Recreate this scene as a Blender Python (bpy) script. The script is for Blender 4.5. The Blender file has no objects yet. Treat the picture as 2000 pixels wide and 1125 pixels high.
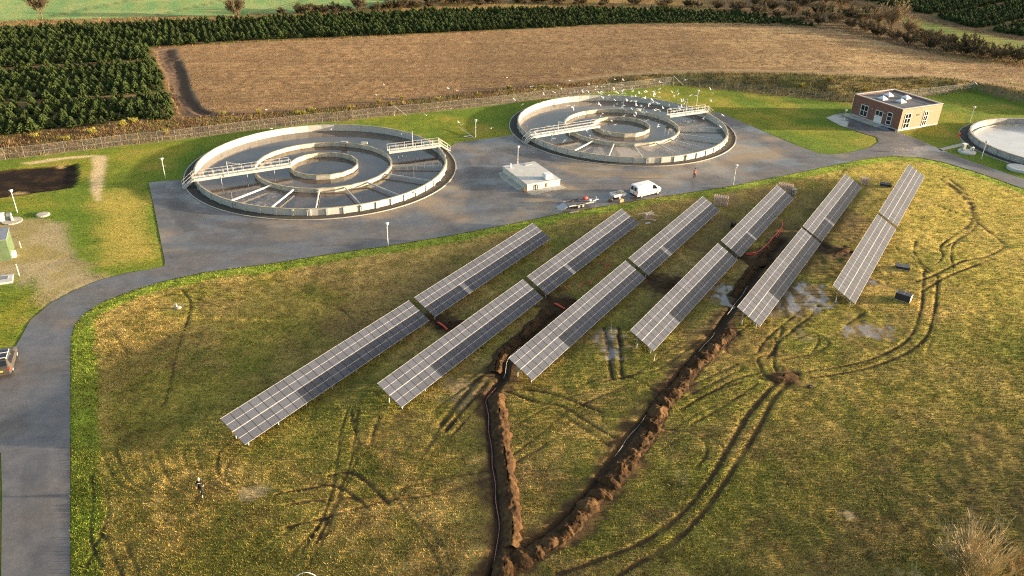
import bpy, bmesh, math, random
import numpy as np
from mathutils import Vector, Matrix
from mathutils.geometry import tessellate_polygon

random.seed(7); RNG = np.random.default_rng(7)
SC = bpy.context.scene
COL = SC.collection
R_ = math.radians

# ------------------------------------------------------------------ camera
CAM_H, F_PX, PITCH, ROLL = 46.0, 1533.58, R_(28.772), R_(1.5725)
_fw = Vector((0, math.cos(PITCH), -math.sin(PITCH)))
_up = Vector((0, math.sin(PITCH), math.cos(PITCH)))
_rt = Vector((1, 0, 0))
_r2 = _rt * math.cos(ROLL) + _up * math.sin(ROLL)
_u2 = -_rt * math.sin(ROLL) + _up * math.cos(ROLL)
cam_d = bpy.data.cameras.new('camera')
cam = bpy.data.objects.new('camera', cam_d)
COL.objects.link(cam)
M = Matrix.Identity(4)
for i, c in enumerate((_r2, _u2, -_fw)):
    for j in range(3):
        M[j][i] = c[j]
M[2][3] = CAM_H
cam.matrix_world = M
cam_d.sensor_width = 36
cam_d.lens = 36 * F_PX / 2000
cam_d.clip_start = 0.5
cam_d.clip_end = 9000
SC.camera = cam
SC.cycles.use_denoising = False
SC.cycles.filter_width = 1.15
SC.cycles.sample_clamp_indirect = 4.0

# ------------------------------------------------------------------ light
SUN_AZ, SUN_EL = R_(3.0), R_(5.9)          # towards the sun, measured from +x
sun_dir = Vector((math.cos(SUN_EL) * math.cos(SUN_AZ), math.cos(SUN_EL) * math.sin(SUN_AZ), math.sin(SUN_EL)))
w = bpy.data.worlds.new('World'); SC.world = w; w.use_nodes = True
nt = w.node_tree; nt.nodes.clear()
sky = nt.nodes.new('ShaderNodeTexSky'); sky.sky_type = 'NISHITA'; sky.sun_disc = False
sky.sun_elevation = SUN_EL
sky.sun_rotation = math.pi / 2 - SUN_AZ
sky.altitude = 50; sky.air_density = 1.0; sky.dust_density = 5.0; sky.ozone_density = 1.0
bg = nt.nodes.new('ShaderNodeBackground'); bg.inputs['Strength'].default_value = 0.15
out = nt.nodes.new('ShaderNodeOutputWorld')
nt.links.new(sky.outputs[0], bg.inputs[0]); nt.links.new(bg.outputs[0], out.inputs[0])
sd = bpy.data.lights.new('sun', 'SUN'); sd.energy = 4.8; sd.angle = R_(0.9); sd.color = (1.0, 0.80, 0.56)
so = bpy.data.objects.new('sun', sd); COL.objects.link(so)
so.rotation_euler = sun_dir.to_track_quat('Z', 'Y').to_euler()
so.location = (200, 0, 80)
SC.view_settings.view_transform = 'Standard'; SC.view_settings.look = 'None'
SC.view_settings.exposure = 1.98; SC.view_settings.gamma = 1
SC.view_settings.use_curve_mapping = False

# ------------------------------------------------------------------ ground survey
def ray(px, py):
    a = (px - 1000) / F_PX; b = -(py - 562.5) / F_PX
    return _fw + _r2 * a + _u2 * b

def at(px, py, z=0.0):
    d = ray(px, py); t = (z - CAM_H) / d.z
    return Vector((d.x * t, d.y * t, z))

def xy(px, py, z=0.0):
    p = at(px, py, z); return (p.x, p.y)

# ---- noise in numpy
_LAT = np.random.default_rng(3).random((256, 256))
def vnoise(x, y, s, seed=0):
    x = np.asarray(x) / s + seed * 17.31; y = np.asarray(y) / s + seed * 9.73
    xi = np.floor(x).astype(int); yi = np.floor(y).astype(int)
    fx = x - xi; fy = y - yi
    fx = fx * fx * (3 - 2 * fx); fy = fy * fy * (3 - 2 * fy)
    a = _LAT[xi & 255, yi & 255]; b = _LAT[(xi + 1) & 255, yi & 255]
    c = _LAT[xi & 255, (yi + 1) & 255]; d = _LAT[(xi + 1) & 255, (yi + 1) & 255]
    return (a * (1 - fx) + b * fx) * (1 - fy) + (c * (1 - fx) + d * fx) * fy
def fbm(x, y, s, seed=0, o=4):
    v = 0; a = 0.5; tot = 0
    for k in range(o):
        v = v + a * vnoise(x, y, s / 2 ** k, seed + k); tot += a; a *= .55
    return v / tot
def sstep(a, b, x):
    t = np.clip((x - a) / (b - a), 0, 1); return t * t * (3 - 2 * t)

# ---- the embankment behind the fence on the right
_bb = np.array([xy(*p) for p in [(900, 215), (1040, 199), (1180, 180), (1314, 168), (1440, 181), (1560, 193), (1664, 205), (1776, 196), (1899, 180), (1960, 192), (2000, 206), (2080, 230)]])
_bt = np.array([xy(px, py, z) for px, py, z in [(900, 181, 0), (1060, 161, .5), (1190, 147, .9), (1300, 139, 1.5), (1400, 138, 2.0), (1560, 140, 2.3), (1640, 143, 2.4), (1750, 148, 2.2), (1830, 155, 2.), (1900, 168, 1.8), (2000, 190, 1.6), (2080, 210, 1.6)]])
_hbx = np.array([xy(900, 180)[0], xy(1190, 147)[0], xy(1400, 138)[0], xy(1640, 143)[0], xy(1900, 168)[0], 400])
_hbz = np.array([0, .9, 2.0, 2.4, 1.8, 1.6])
def bank_h(x, y):
    yb = np.interp(x, _bb[:, 0], _bb[:, 1]); yt = np.interp(x, _bt[:, 0], _bt[:, 1]); yt = np.maximum(yt, yb + 2.5)
    hb = np.interp(x, _hbx, _hbz)
    t = (y - yb - .6) / (yt - yb - .6)
    return hb * sstep(0, 1, t) * (1 - .999 * sstep(20, 110, y - yt))

def gnd(px, py):
    """point of the terrain seen at a spot of the photograph"""
    z = 0.0
    for _ in range(24):
        p = at(px, py, z); z = .5 * z + .5 * float(bank_h(p.x, p.y))
    return Vector((p.x, p.y, z))
def gxy(px, py):
    p = gnd(px, py); return (p.x, p.y)

def poly(pts): return np.array([gxy(*p) for p in pts])
def inside(P, x, y):
    r = np.zeros(np.shape(x), bool); n = len(P)
    for i in range(n):
        x0, y0 = P[i]; x1, y1 = P[(i + 1) % n]
        if y0 == y1: continue
        k = np.flatnonzero((y0 > y) != (y1 > y))
        if len(k): r[k] ^= x[k] < (x1 - x0) * (y[k] - y0) / (y1 - y0) + x0
    return r
def dline(P, x, y, closed=False, wmax=None):
    d = np.full(np.shape(x), 1e9 if wmax is None else wmax * wmax); n = len(P)
    for i in range(n if closed else n - 1):
        ax, ay = P[i]; bx, by = P[(i + 1) % n]
        ex, ey = bx - ax, by - ay; L = ex * ex + ey * ey + 1e-9
        if wmax is not None:
            k = np.flatnonzero((x > min(ax, bx) - wmax) & (x < max(ax, bx) + wmax) & (y > min(ay, by) - wmax) & (y < max(ay, by) + wmax))
            if len(k):
                t = np.clip(((x[k] - ax) * ex + (y[k] - ay) * ey) / L, 0, 1); d[k] = np.minimum(d[k], (x[k] - ax - t * ex) ** 2 + (y[k] - ay - t * ey) ** 2)
            continue
        t = np.clip(((x - ax) * ex + (y - ay) * ey) / L, 0, 1)
        d = np.minimum(d, (x - ax - t * ex) ** 2 + (y - ay - t * ey) ** 2)
    return np.sqrt(d)
def sdist(P, x, y):
    """positive inside; only worked out near the polygon"""
    P = np.asarray(P); lo = P.min(0) - 8; hi = P.max(0) + 8
    x = np.asarray(x, float); y = np.asarray(y, float)
    o = np.full(x.shape, -99.0)
    m = (x > lo[0]) & (x < hi[0]) & (y > lo[1]) & (y < hi[1])
    if m.any():
        xs, ys = x[m], y[m]; d = dline(P, xs, ys, True, 5.0)
        o[m] = np.where(inside(P, xs, ys), d, -d)
    return o
def nline(P, x, y, wmax):
    """distance to a polyline, only worked out within wmax"""
    P = np.asarray(P); lo = P.min(0) - wmax; hi = P.max(0) + wmax
    o = np.full(np.shape(x), 99.0)
    m = (x > lo[0]) & (x < hi[0]) & (y > lo[1]) & (y < hi[1])
    if m.any(): o[m] = dline(P, x[m], y[m], False, wmax)
    return o
def smooth_line(P, step=.6):
    P = [Vector((p[0], p[1], 0)) for p in P]
    if len(P) < 3: return np.array([(p.x, p.y) for p in P])
    out = []
    for i in range(len(P) - 1):
        p0 = P[max(i - 1, 0)]; p1 = P[i]; p2 = P[i + 1]; p3 = P[min(i + 2, len(P) - 1)]
        n = max(2, int((p2 - p1).length / step))
        for k in range(n):
            t = k / n
            q = .5 * ((2 * p1) + (p2 - p0) * t + (2 * p0 - 5 * p1 + 4 * p2 - p3) * t * t + (3 * p1 - p0 - 3 * p2 + p3) * t ** 3)
            out.append((q.x, q.y))
    out.append((P[-1].x, P[-1].y))
    return np.array(out)

# ------------------------------------------------------------------ materials
def new_mat(name):
    m = bpy.data.materials.new(name); m.use_nodes = True
    return m, m.node_tree.nodes, m.node_tree.links, m.node_tree.nodes['Principled BSDF']
def mat(name, col, rough=.6, metal=0, spec=.4, var=.12, scale=3.0, bump=0, bscale=20, dirt=None):
    """plain surface with a little procedural wear"""
    m, N, L, b = new_mat(name)
    b.inputs['Roughness'].default_value = rough; b.inputs['Metallic'].default_value = metal
    b.inputs['Specular IOR Level'].default_value = spec
    tc = N.new('ShaderNodeTexCoord'); nz = N.new('ShaderNodeTexNoise'); nz.inputs['Scale'].default_value = scale; nz.inputs['Detail'].default_value = 6
    L.new(tc.outputs['Object'], nz.inputs['Vector'])
    mx = N.new('ShaderNodeMix'); mx.data_type = 'RGBA'
    c2 = dirt if dirt else tuple(c * (1 - 2.2 * var) for c in col)
    mx.inputs[6].default_value = (*[min(1, c * (1 + var)) for c in col], 1); mx.inputs[7].default_value = (*c2, 1)
    rp = N.new('ShaderNodeValToRGB'); rp.color_ramp.elements[0].position = .35; rp.color_ramp.elements[1].position = .75
    L.new(nz.outputs['Fac'], rp.inputs[0]); L.new(rp.outputs[0], mx.inputs[0]); L.new(mx.outputs[2], b.inputs['Base Color'])
    if bump:
        n2 = N.new('ShaderNodeTexNoise'); n2.inputs['Scale'].default_value = bscale; n2.inputs['Detail'].default_value = 4
        L.new(tc.outputs['Object'], n2.inputs['Vector'])
        bp = N.new('ShaderNodeBump'); bp.inputs['Strength'].default_value = bump; bp.inputs['Distance'].default_value = .05
        L.new(n2.outputs['Fac'], bp.inputs['Height']); L.new(bp.outputs[0], b.inputs['Normal'])
    return m
def attr_mat(name, fine=.35, bump=.6, rough=.95, scale=2.2, bend=0):
    """base colour from the mesh's own colour layer, broken up by noise; alpha of the layer = wetness"""
    m, N, L, b = new_mat(name)
    at_ = N.new('ShaderNodeAttribute'); at_.attribute_name = 'Col'
    geo = N.new('ShaderNodeNewGeometry')
    def nz(s, d=5):
        n = N.new('ShaderNodeTexNoise'); n.inputs['Scale'].default_value = s; n.inputs['Detail'].default_value = d; n.inputs['Roughness'].default_value = .65
        L.new(geo.outputs['Position'], n.inputs['Vector']); return n
    a = nz(scale); c = nz(scale * 4.5, 3)
    ad = N.new('ShaderNodeMath'); ad.operation = 'ADD'; L.new(a.outputs['Fac'], ad.inputs[0]); L.new(c.outputs['Fac'], ad.inputs[1])
    mr = N.new('ShaderNodeMapRange'); mr.inputs[1].default_value = .65; mr.inputs[2].default_value = 1.35
    mr.inputs[3].default_value = 1 - fine; mr.inputs[4].default_value = 1 + fine
    L.new(ad.outputs[0], mr.inputs[0])
    vm = N.new('ShaderNodeVectorMath'); vm.operation = 'SCALE'; L.new(at_.outputs['Color'], vm.inputs[0]); L.new(mr.outputs[0], vm.inputs[3])
    L.new(vm.outputs[0], b.inputs['Base Color'])
    rr = N.new('ShaderNodeMapRange'); rr.inputs[3].default_value = rough; rr.inputs[4].default_value = .12
    L.new(at_.outputs['Alpha'], rr.inputs[0]); L.new(rr.outputs[0], b.inputs['Roughness'])
    sp = N.new('ShaderNodeMapRange'); sp.inputs[3].default_value = .12; sp.inputs[4].default_value = .6
    L.new(at_.outputs['Alpha'], sp.inputs[0]); L.new(sp.outputs[0], b.inputs['Specular IOR Level'])
    if bend:   # blades stand close together: shade them by the turf's own lie
        mxn = N.new('ShaderNodeMix'); mxn.data_type = 'VECTOR'; mxn.inputs[0].default_value = bend; mxn.inputs[5].default_value = (0, 0, 1); L.new(geo.outputs['Normal'], mxn.inputs[4])
        nn = N.new('ShaderNodeVectorMath'); nn.operation = 'NORMALIZE'; L.new(mxn.outputs[1], nn.inputs[0]); L.new(nn.outputs[0], b.inputs['Normal'])
    if bump:
        bp = N.new('ShaderNodeBump'); bp.inputs['Distance'].default_value = .12
        st = N.new('ShaderNodeMapRange'); st.inputs[3].default_value = bump; st.inputs[4].default_value = 0.03
        L.new(at_.outputs['Alpha'], st.inputs[0]); L.new(st.outputs[0], bp.inputs['Strength'])
        L.new(ad.outputs[0], bp.inputs['Height']); L.new(bp.outputs[0], b.inputs['Normal'])
    return m

MT = {}
MT['ground'] = attr_mat('ground', .55, .6, .95, 3.2)
MT['blade'] = attr_mat('blade', .10, 0, .9, 2.2, .72)
MT['soil'] = mat('soil', (.15, .088, .042), .95, 0, .1, .45, 1.2, 1.0, 5, dirt=(.055, .032, .018))
MT['soil_orange'] = mat('soil_orange', (.22, .125, .052), .95, 0, .1, .35, 1.6, 1.0, 5, dirt=(.09, .052, .026))
MT['concrete'] = mat('concrete', (.46, .43, .36), .85, 0, .3, .10, 1.3, .2, 15, dirt=(.30, .26, .19))
MT['concrete_pale'] = mat('concrete_pale', (.50, .50, .48), .8, 0, .3, .06, .9, .1, 15, dirt=(.45, .43, .38))
MT['rim'] = mat('rim', (.40, .36, .25), .85, 0, .3, .15, 1.2, .2, 15, dirt=(.22, .19, .12))
MT['fence_post'] = mat('fence_post', (.22, .20, .17), .8)
MT['kerb'] = mat('kerb', (.42, .39, .33), .85, 0, .3, .12, 2)
MT['apron'] = mat('apron', (.045, .042, .038), .9, 0, .3, .3, 1.5, .4, 30, dirt=(.09, .07, .04))
MT['galv'] = mat('galv', (.50, .50, .48), .4, .35, .5, .06, 4)
MT['white_paint'] = mat('white_paint', (.72, .71, .68), .45, 0, .5, .05, 2)
MT['alu'] = mat('alu', (.50, .48, .45), .5, .2, .5, .05, 3)
MT['dark'] = mat('dark', (.02, .02, .022), .6, 0, .4, .2, 3)
MT['rubber'] = mat('rubber', (.022, .022, .022), .8, 0, .3, .2, 5)
MT['red_pipe'] = mat('red_pipe', (.80, .07, .045), .45, 0, .5, .1, 3)
MT['wood'] = mat('wood', (.46, .31, .17), .8, 0, .2, .18, 3)
MT['carton'] = mat('carton', (.80, .58, .40), .75, 0, .3, .06, 2)  # paler than the wood: sunlight put into the colour of shaded pallets
MT['pale_wood'] = mat('pale_wood', (.70, .56, .40), .8, 0, .2, .12, 4)
MT['membrane'] = mat('membrane', (.085, .088, .10), .75, 0, .35, .2, .6, .1, 10, dirt=(.16, .15, .14))
MT['green_metal'] = mat('green_metal', (.10, .15, .075), .6, 0, .4, .1, 2)
MT['grey_metal'] = mat('grey_metal', (.24, .26, .29), .5, .2, .5, .1, 2)
MT['orange'] = mat('orange', (.85, .14, .03), .6, 0, .4, .06, 5)
MT['skin'] = mat('skin', (.55, .33, .24), .6, 0, .4, .05, 10)
MT['black_cloth'] = mat('black_cloth', (.014, .014, .017), .9, 0, .2, .2, 8)
MT['navy_cloth'] = mat('navy_cloth', (.02, .025, .05), .9, 0, .2, .2, 8)
MT['pale_hair'] = mat('pale_hair', (.55, .47, .33), .7, 0, .3, .1, 20)
MT['brown_hair'] = mat('brown_hair', (.06, .035, .02), .7, 0, .3, .1, 20)
MT['shoe'] = mat('shoe', (.62, .60, .56), .7, 0, .3, .1, 10)
MT['gull'] = mat('gull', (.80, .79, .76), .8, 0, .2, .04, 8)
MT['gull_grey'] = mat('gull_grey', (.42, .43, .45), .8, 0, .2, .05, 8)
MT['bark'] = mat('bark', (.17, .12, .07), .9, 0, .15, .2, 3)
MT['twig'] = mat('twig', (.30, .20, .09), .9, 0, .15, .2, 2)
MT['twig_far'] = mat('twig_far', (.165, .130, .078), .9, 0, .1, .25, 1)
MT['twig_dark'] = mat('twig_dark', (.095, .080, .048), .9, 0, .1, .25, 1)
MT['shoot'] = mat('shoot', (.42, .33, .18), .85, 0, .2, .2, 2)
MT['tail_red'] = mat('tail_red', (.5, .03, .02), .3, 0, .6, .05, 5)
MT['plate_yellow'] = mat('plate_yellow', (.75, .5, .05), .4, 0, .5, .03, 5)
MT['tan_paint'] = mat('tan_paint', (.10, .09, .075), .35, .3, .5, .06, 2)
MT['grass_clump'] = mat('grass_clump', (.33, .24, .10), .9, 0, .1, .3, 2)

def needle_mat():
    m, N, L, b = new_mat('needles')
    oi = N.new('ShaderNodeObjectInfo'); geo = N.new('ShaderNodeNewGeometry')
    nz = N.new('ShaderNodeTexNoise'); nz.inputs['Scale'].default_value = 1.6; nz.inputs['Detail'].default_value = 3
    L.new(geo.outputs['Position'], nz.inputs['Vector'])
    r = N.new('ShaderNodeValToRGB'); e = r.color_ramp.elements
    e[0].position = .3; e[0].color = (.014, .027, .008, 1); e[1].position = .75; e[1].color = (.066, .090, .022, 1)
    L.new(nz.outputs['Fac'], r.inputs[0])
    vm = N.new('ShaderNodeVectorMath'); vm.operation = 'SCALE'
    mr = N.new('ShaderNodeMapRange'); mr.inputs[3].default_value = .65; mr.inputs[4].default_value = 1.35
    L.new(oi.outputs['Random'], mr.inputs[0]); L.new(r.outputs[0], vm.inputs[0]); L.new(mr.outputs[0], vm.inputs[3])
    L.new(vm.outputs[0], b.inputs['Base Color']); b.inputs['Roughness'].default_value = .8; b.inputs['Specular IOR Level'].default_value = .15
    return m
MT['needles'] = needle_mat()

def asphalt_mat():
    m, N, L, b = new_mat('asphalt')
    geo = N.new('ShaderNodeNewGeometry')
    def nz(s, d=6, rough=.6, sc=(1, 1, 1)):
        mp = N.new('ShaderNodeMapping'); mp.inputs['Scale'].default_value = sc
        n = N.new('ShaderNodeTexNoise'); n.inputs['Scale'].default_value = s; n.inputs['Detail'].default_value = d; n.inputs['Roughness'].default_value = rough
        L.new(geo.outputs['Position'], mp.inputs[0]); L.new(mp.outputs[0], n.inputs['Vector']); return n
    at_ = N.new('ShaderNodeAttribute'); at_.attribute_name = 'Col'
    big = nz(.09, 5, .6); mid = nz(.6, 6, .7); fine = nz(9, 3, .8)
    r1 = N.new('ShaderNodeValToRGB'); e = r1.color_ramp.elements
    e[0].position = .35; e[0].color = (.108, .100, .099, 1); e[1].position = .68; e[1].color = (.172, .158, .150, 1)
    L.new(mid.outputs['Fac'], r1.inputs[0])
    # silty tan stains where water stood
    sm = N.new('ShaderNodeMath'); sm.operation = 'ADD'; spc = N.new('ShaderNodeSeparateColor'); L.new(at_.outputs['Color'], spc.inputs[0]); L.new(big.outputs['Fac'], sm.inputs[0]); L.new(spc.outputs[0], sm.inputs[1])
    r2 = N.new('ShaderNodeValToRGB'); r2.color_ramp.elements[0].position = .56; r2.color_ramp.elements[1].position = .76
    L.new(sm.outputs[0], r2.inputs[0])
    mx = N.new('ShaderNodeMix'); mx.data_type = 'RGBA'; mx.inputs[7].default_value = (.30, .225, .145, 1)
    L.new(r2.outputs[0], mx.inputs[0]); L.new(r1.outputs[0], mx.inputs[6])
    m2 = N.new('ShaderNodeMix'); m2.data_type = 'RGBA'; m2.blend_type = 'MULTIPLY'; m2.inputs[0].default_value = .5
    r3 = N.new('ShaderNodeValToRGB'); r3.color_ramp.elements[0].position = .3; r3.color_ramp.elements[0].color = (.5, .5, .5, 1); r3.color_ramp.elements[1].position = .7; r3.color_ramp.elements[1].color = (1.3, 1.3, 1.3, 1)
    L.new(fine.outputs['Fac'], r3.inputs[0]); L.new(mx.outputs[2], m2.inputs[6]); L.new(r3.outputs[0], m2.inputs[7])
    m3 = N.new('ShaderNodeMix'); m3.data_type = 'RGBA'; m3.inputs[7].default_value = (.055, .052, .054, 1); L.new(spc.outputs[1], m3.inputs[0]); L.new(m2.outputs[2], m3.inputs[6]); L.new(m3.outputs[2], b.inputs['Base Color'])
    wet = nz(.13, 4, .55, (1, 1.6, 1))
    rr = N.new('ShaderNodeValToRGB'); rr.color_ramp.elements[0].position = .42; rr.color_ramp.elements[0].color = (.75, .75, .75, 1); rr.color_ramp.elements[1].position = .62; rr.color_ramp.elements[1].color = (.14, .14, .14, 1)
    L.new(wet.outputs['Fac'], rr.inputs[0]); L.new(rr.outputs[0], b.inputs['Roughness'])
    b.inputs['Specular IOR Level'].default_value = .52
    bp = N.new('ShaderNodeBump'); bp.inputs['Strength'].default_value = .25; bp.inputs['Distance'].default_value = .02
    L.new(fine.outputs['Fac'], bp.inputs['Height']); L.new(bp.outputs[0], b.inputs['Normal'])
    return m
MT['asphalt'] = asphalt_mat()

def water_mat(name, c1, c2, rough, foam=.0, wav=.12, fc=(.5, .45, .38)):
    m, N, L, b = new_mat(name)
    geo = N.new('ShaderNodeNewGeometry')
    n = N.new('ShaderNodeTexNoise'); n.inputs['Scale'].default_value = .25; n.inputs['Detail'].default_value = 5; n.inputs['Distortion'].default_value = .8
    L.new(geo.outputs['Position'], n.inputs['Vector'])
    r = N.new('ShaderNodeValToRGB'); r.color_ramp.elements[0].position = .35; r.color_ramp.elements[0].color = (*c1, 1); r.color_ramp.elements[1].position = .7; r.color_ramp.elements[1].color = (*c2, 1)
    L.new(n.outputs['Fac'], r.inputs[0])
    f = N.new('ShaderNodeTexNoise'); f.inputs['Scale'].default_value = 1.1; f.inputs['Detail'].default_value = 8; f.inputs['Roughness'].default_value = .7; f.inputs['Distortion'].default_value = 2.5
    L.new(geo.outputs['Position'], f.inputs['Vector'])
    at_ = N.new('ShaderNodeAttribute'); at_.attribute_name = 'Col'
    ad = N.new('ShaderNodeMath'); ad.operation = 'MULTIPLY_ADD'; ad.inputs[1].default_value = .30 + foam * .2
    L.new(at_.outputs['Fac'], ad.inputs[0]); L.new(f.outputs['Fac'], ad.inputs[2])
    rf = N.new('ShaderNodeValToRGB'); rf.color_ramp.elements[0].position = .66; rf.color_ramp.elements[1].position = .86
    L.new(ad.outputs[0], rf.inputs[0])
    mx = N.new('ShaderNodeMix'); mx.data_type = 'RGBA'; mx.inputs[7].default_value = (*fc, 1)
    L.new(rf.outputs[0], mx.inputs[0]); L.new(r.outputs[0], mx.inputs[6]); L.new(mx.outputs[2], b.inputs['Base Color'])
    rm = N.new('ShaderNodeMapRange'); rm.inputs[3].default_value = rough; rm.inputs[4].default_value = .7
    L.new(rf.outputs[0], rm.inputs[0]); L.new(rm.outputs[0], b.inputs['Roughness'])
    b.inputs['IOR'].default_value = 1.33; b.inputs['Specular IOR Level'].default_value = .9
    bn = N.new('ShaderNodeTexNoise'); bn.inputs['Scale'].default_value = 2.2; bn.inputs['Detail'].default_value = 4
    L.new(geo.outputs['Position'], bn.inputs['Vector'])
    bp = N.new('ShaderNodeBump'); bp.inputs['Strength'].default_value = wav; bp.inputs['Distance'].default_value = .08
    L.new(bn.outputs['Fac'], bp.inputs['Height']); L.new(bp.outputs[0], b.inputs['Normal'])
    return m
MT['water'] = water_mat('tank_water', (.082, .060, .047), (.135, .103, .083), .07)
MT['water_foam'] = water_mat('tank_water_foam', (.092, .069, .055), (.145, .112, .09), .09, 1.0, .12, (.40, .34, .28))
MT['water_pale'] = water_mat('settled_water', (.42, .42, .42), (.50, .50, .50), .18, 0, .06)

def brick_mat(c1=(.24, .085, .05), c2=(.17, .055, .035)):
    m, N, L, b = new_mat('brick')
    tc = N.new('ShaderNodeTexCoord')
    sep = N.new('ShaderNodeSeparateXYZ'); L.new(tc.outputs['Object'], sep.inputs[0])
    su = N.new('ShaderNodeMath'); L.new(sep.outputs[0], su.inputs[0]); L.new(sep.outputs[1], su.inputs[1])
    cb = N.new('ShaderNodeCombineXYZ'); L.new(su.outputs[0], cb.inputs[0]); L.new(sep.outputs[2], cb.inputs[1])
    br = N.new('ShaderNodeTexBrick'); L.new(cb.outputs[0], br.inputs['Vector'])
    br.inputs['Scale'].default_value = 1; br.inputs['Brick Width'].default_value = .24; br.inputs['Row Height'].default_value = .067; br.inputs['Mortar Size'].default_value = .008
    br.inputs['Color1'].default_value = (*c1, 1); br.inputs['Color2'].default_value = (*c2, 1); br.inputs['Mortar'].default_value = (.26, .22, .18, 1)
    L.new(br.outputs['Color'], b.inputs['Base Color']); b.inputs['Roughness'].default_value = .9
    bp = N.new('ShaderNodeBump'); bp.inputs['Strength'].default_value = .4; bp.inputs['Distance'].default_value = .01; bp.invert = True
    L.new(br.outputs['Fac'], bp.inputs['Height']); L.new(bp.outputs[0], b.inputs['Normal'])
    return m
MT['brick'] = brick_mat(); MT['brick_lit_tone'] = brick_mat((.40, .265, .165), (.34, .22, .135))  # second brick is lightened to tan: sunlight put into the colour
def glass_mat(name, col, rough=.08, spec=.6):
    m, N, L, b = new_mat(name)
    b.inputs['Base Color'].default_value = (*col, 1); b.inputs['Roughness'].default_value = rough; b.inputs['Specular IOR Level'].default_value = spec
    n = N.new('ShaderNodeTexNoise'); n.inputs['Scale'].default_value = 2
    bp = N.new('ShaderNodeBump'); bp.inputs['Strength'].default_value = .04; L.new(n.outputs['Fac'], bp.inputs['Height']); L.new(bp.outputs[0], b.inputs['Normal'])
    return m
MT['window_glass'] = glass_mat('window_glass', (.012, .014, .018))
MT['car_glass'] = glass_mat('car_glass', (.015, .017, .022))
MT['car_white'] = mat('car_white', (.78, .78, .77), .28, 0, .5, .03, 1.5)
MT['skylight'] = mat('skylight', (.78, .79, .82), .3, 0, .5, .03, 2)

def cell_mat():
    m, N, L, b = new_mat('solar_glass')
    tc = N.new('ShaderNodeTexCoord'); oi = N.new('ShaderNodeObjectInfo')
    # fine cell grid, 6 x 20 half cells
    br = N.new('ShaderNodeTexBrick'); L.new(tc.outputs['Object'], br.inputs['Vector']); br.offset = 0
    br.inputs['Scale'].default_value = 1; br.inputs['Brick Width'].default_value = .168; br.inputs['Row Height'].default_value = .082; br.inputs['Mortar Size'].default_value = .0035
    br.inputs['Color1'].default_value = (.048, .057, .080, 1); br.inputs['Color2'].default_value = (.055, .064, .088, 1); br.inputs['Mortar'].default_value = (.15, .15, .155, 1)
    mr = N.new('ShaderNodeMapRange'); mr.inputs[3].default_value = .86; mr.inputs[4].default_value = 1.12; L.new(oi.outputs['Random'], mr.inputs[0])
    vm = N.new('ShaderNodeVectorMath'); vm.operation = 'SCALE'; L.new(br.outputs['Color'], vm.inputs[0]); L.new(mr.outputs[0], vm.inputs[3])
    L.new(vm.outputs[0], b.inputs['Base Color'])
    b.inputs['Roughness'].default_value = .52; b.inputs['Specular IOR Level'].default_value = .25
    return m
MT['cell'] = cell_mat()
MT['frame_black'] = mat('frame_black', (.05, .05, .06), .5, .3, .5, .1, 3)
MT['cell_gap'] = mat('cell_gap', (.34, .33, .32), .5, 0, .4, .05, 3)

def mesh_fence_mat():
    m, N, L, b = new_mat('chain_link')
    geo = N.new('ShaderNodeTexCoord')
    w1 = N.new('ShaderNodeTexWave'); w1.bands_direction = 'DIAGONAL'; w1.inputs['Scale'].default_value = 6
    mp = N.new('ShaderNodeMapping'); mp.inputs['Scale'].default_value = (-1, 1, 1)
    w2 = N.new('ShaderNodeTexWave'); w2.bands_direction = 'DIAGONAL'; w2.inputs['Scale'].default_value = 6
    L.new(geo.outputs['Object'], w1.inputs['Vector']); L.new(geo.outputs['Object'], mp.inputs[0]); L.new(mp.outputs[0], w2.inputs['Vector'])
    mx = N.new('ShaderNodeMath'); mx.operation = 'MAXIMUM'; L.new(w1.outputs['Fac'], mx.inputs[0]); L.new(w2.outputs['Fac'], mx.inputs[1])
    gt = N.new('ShaderNodeMath'); gt.operation = 'GREATER_THAN'; gt.inputs[1].default_value = .985; L.new(mx.outputs[0], gt.inputs[0])
    L.new(gt.outputs[0], b.inputs['Alpha'])
    b.inputs['Base Color'].default_value = (.22, .215, .20, 1); b.inputs['Roughness'].default_value = .6; b.inputs['Metallic'].default_value = .2
    return m
MT['chain'] = mesh_fence_mat()

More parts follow.
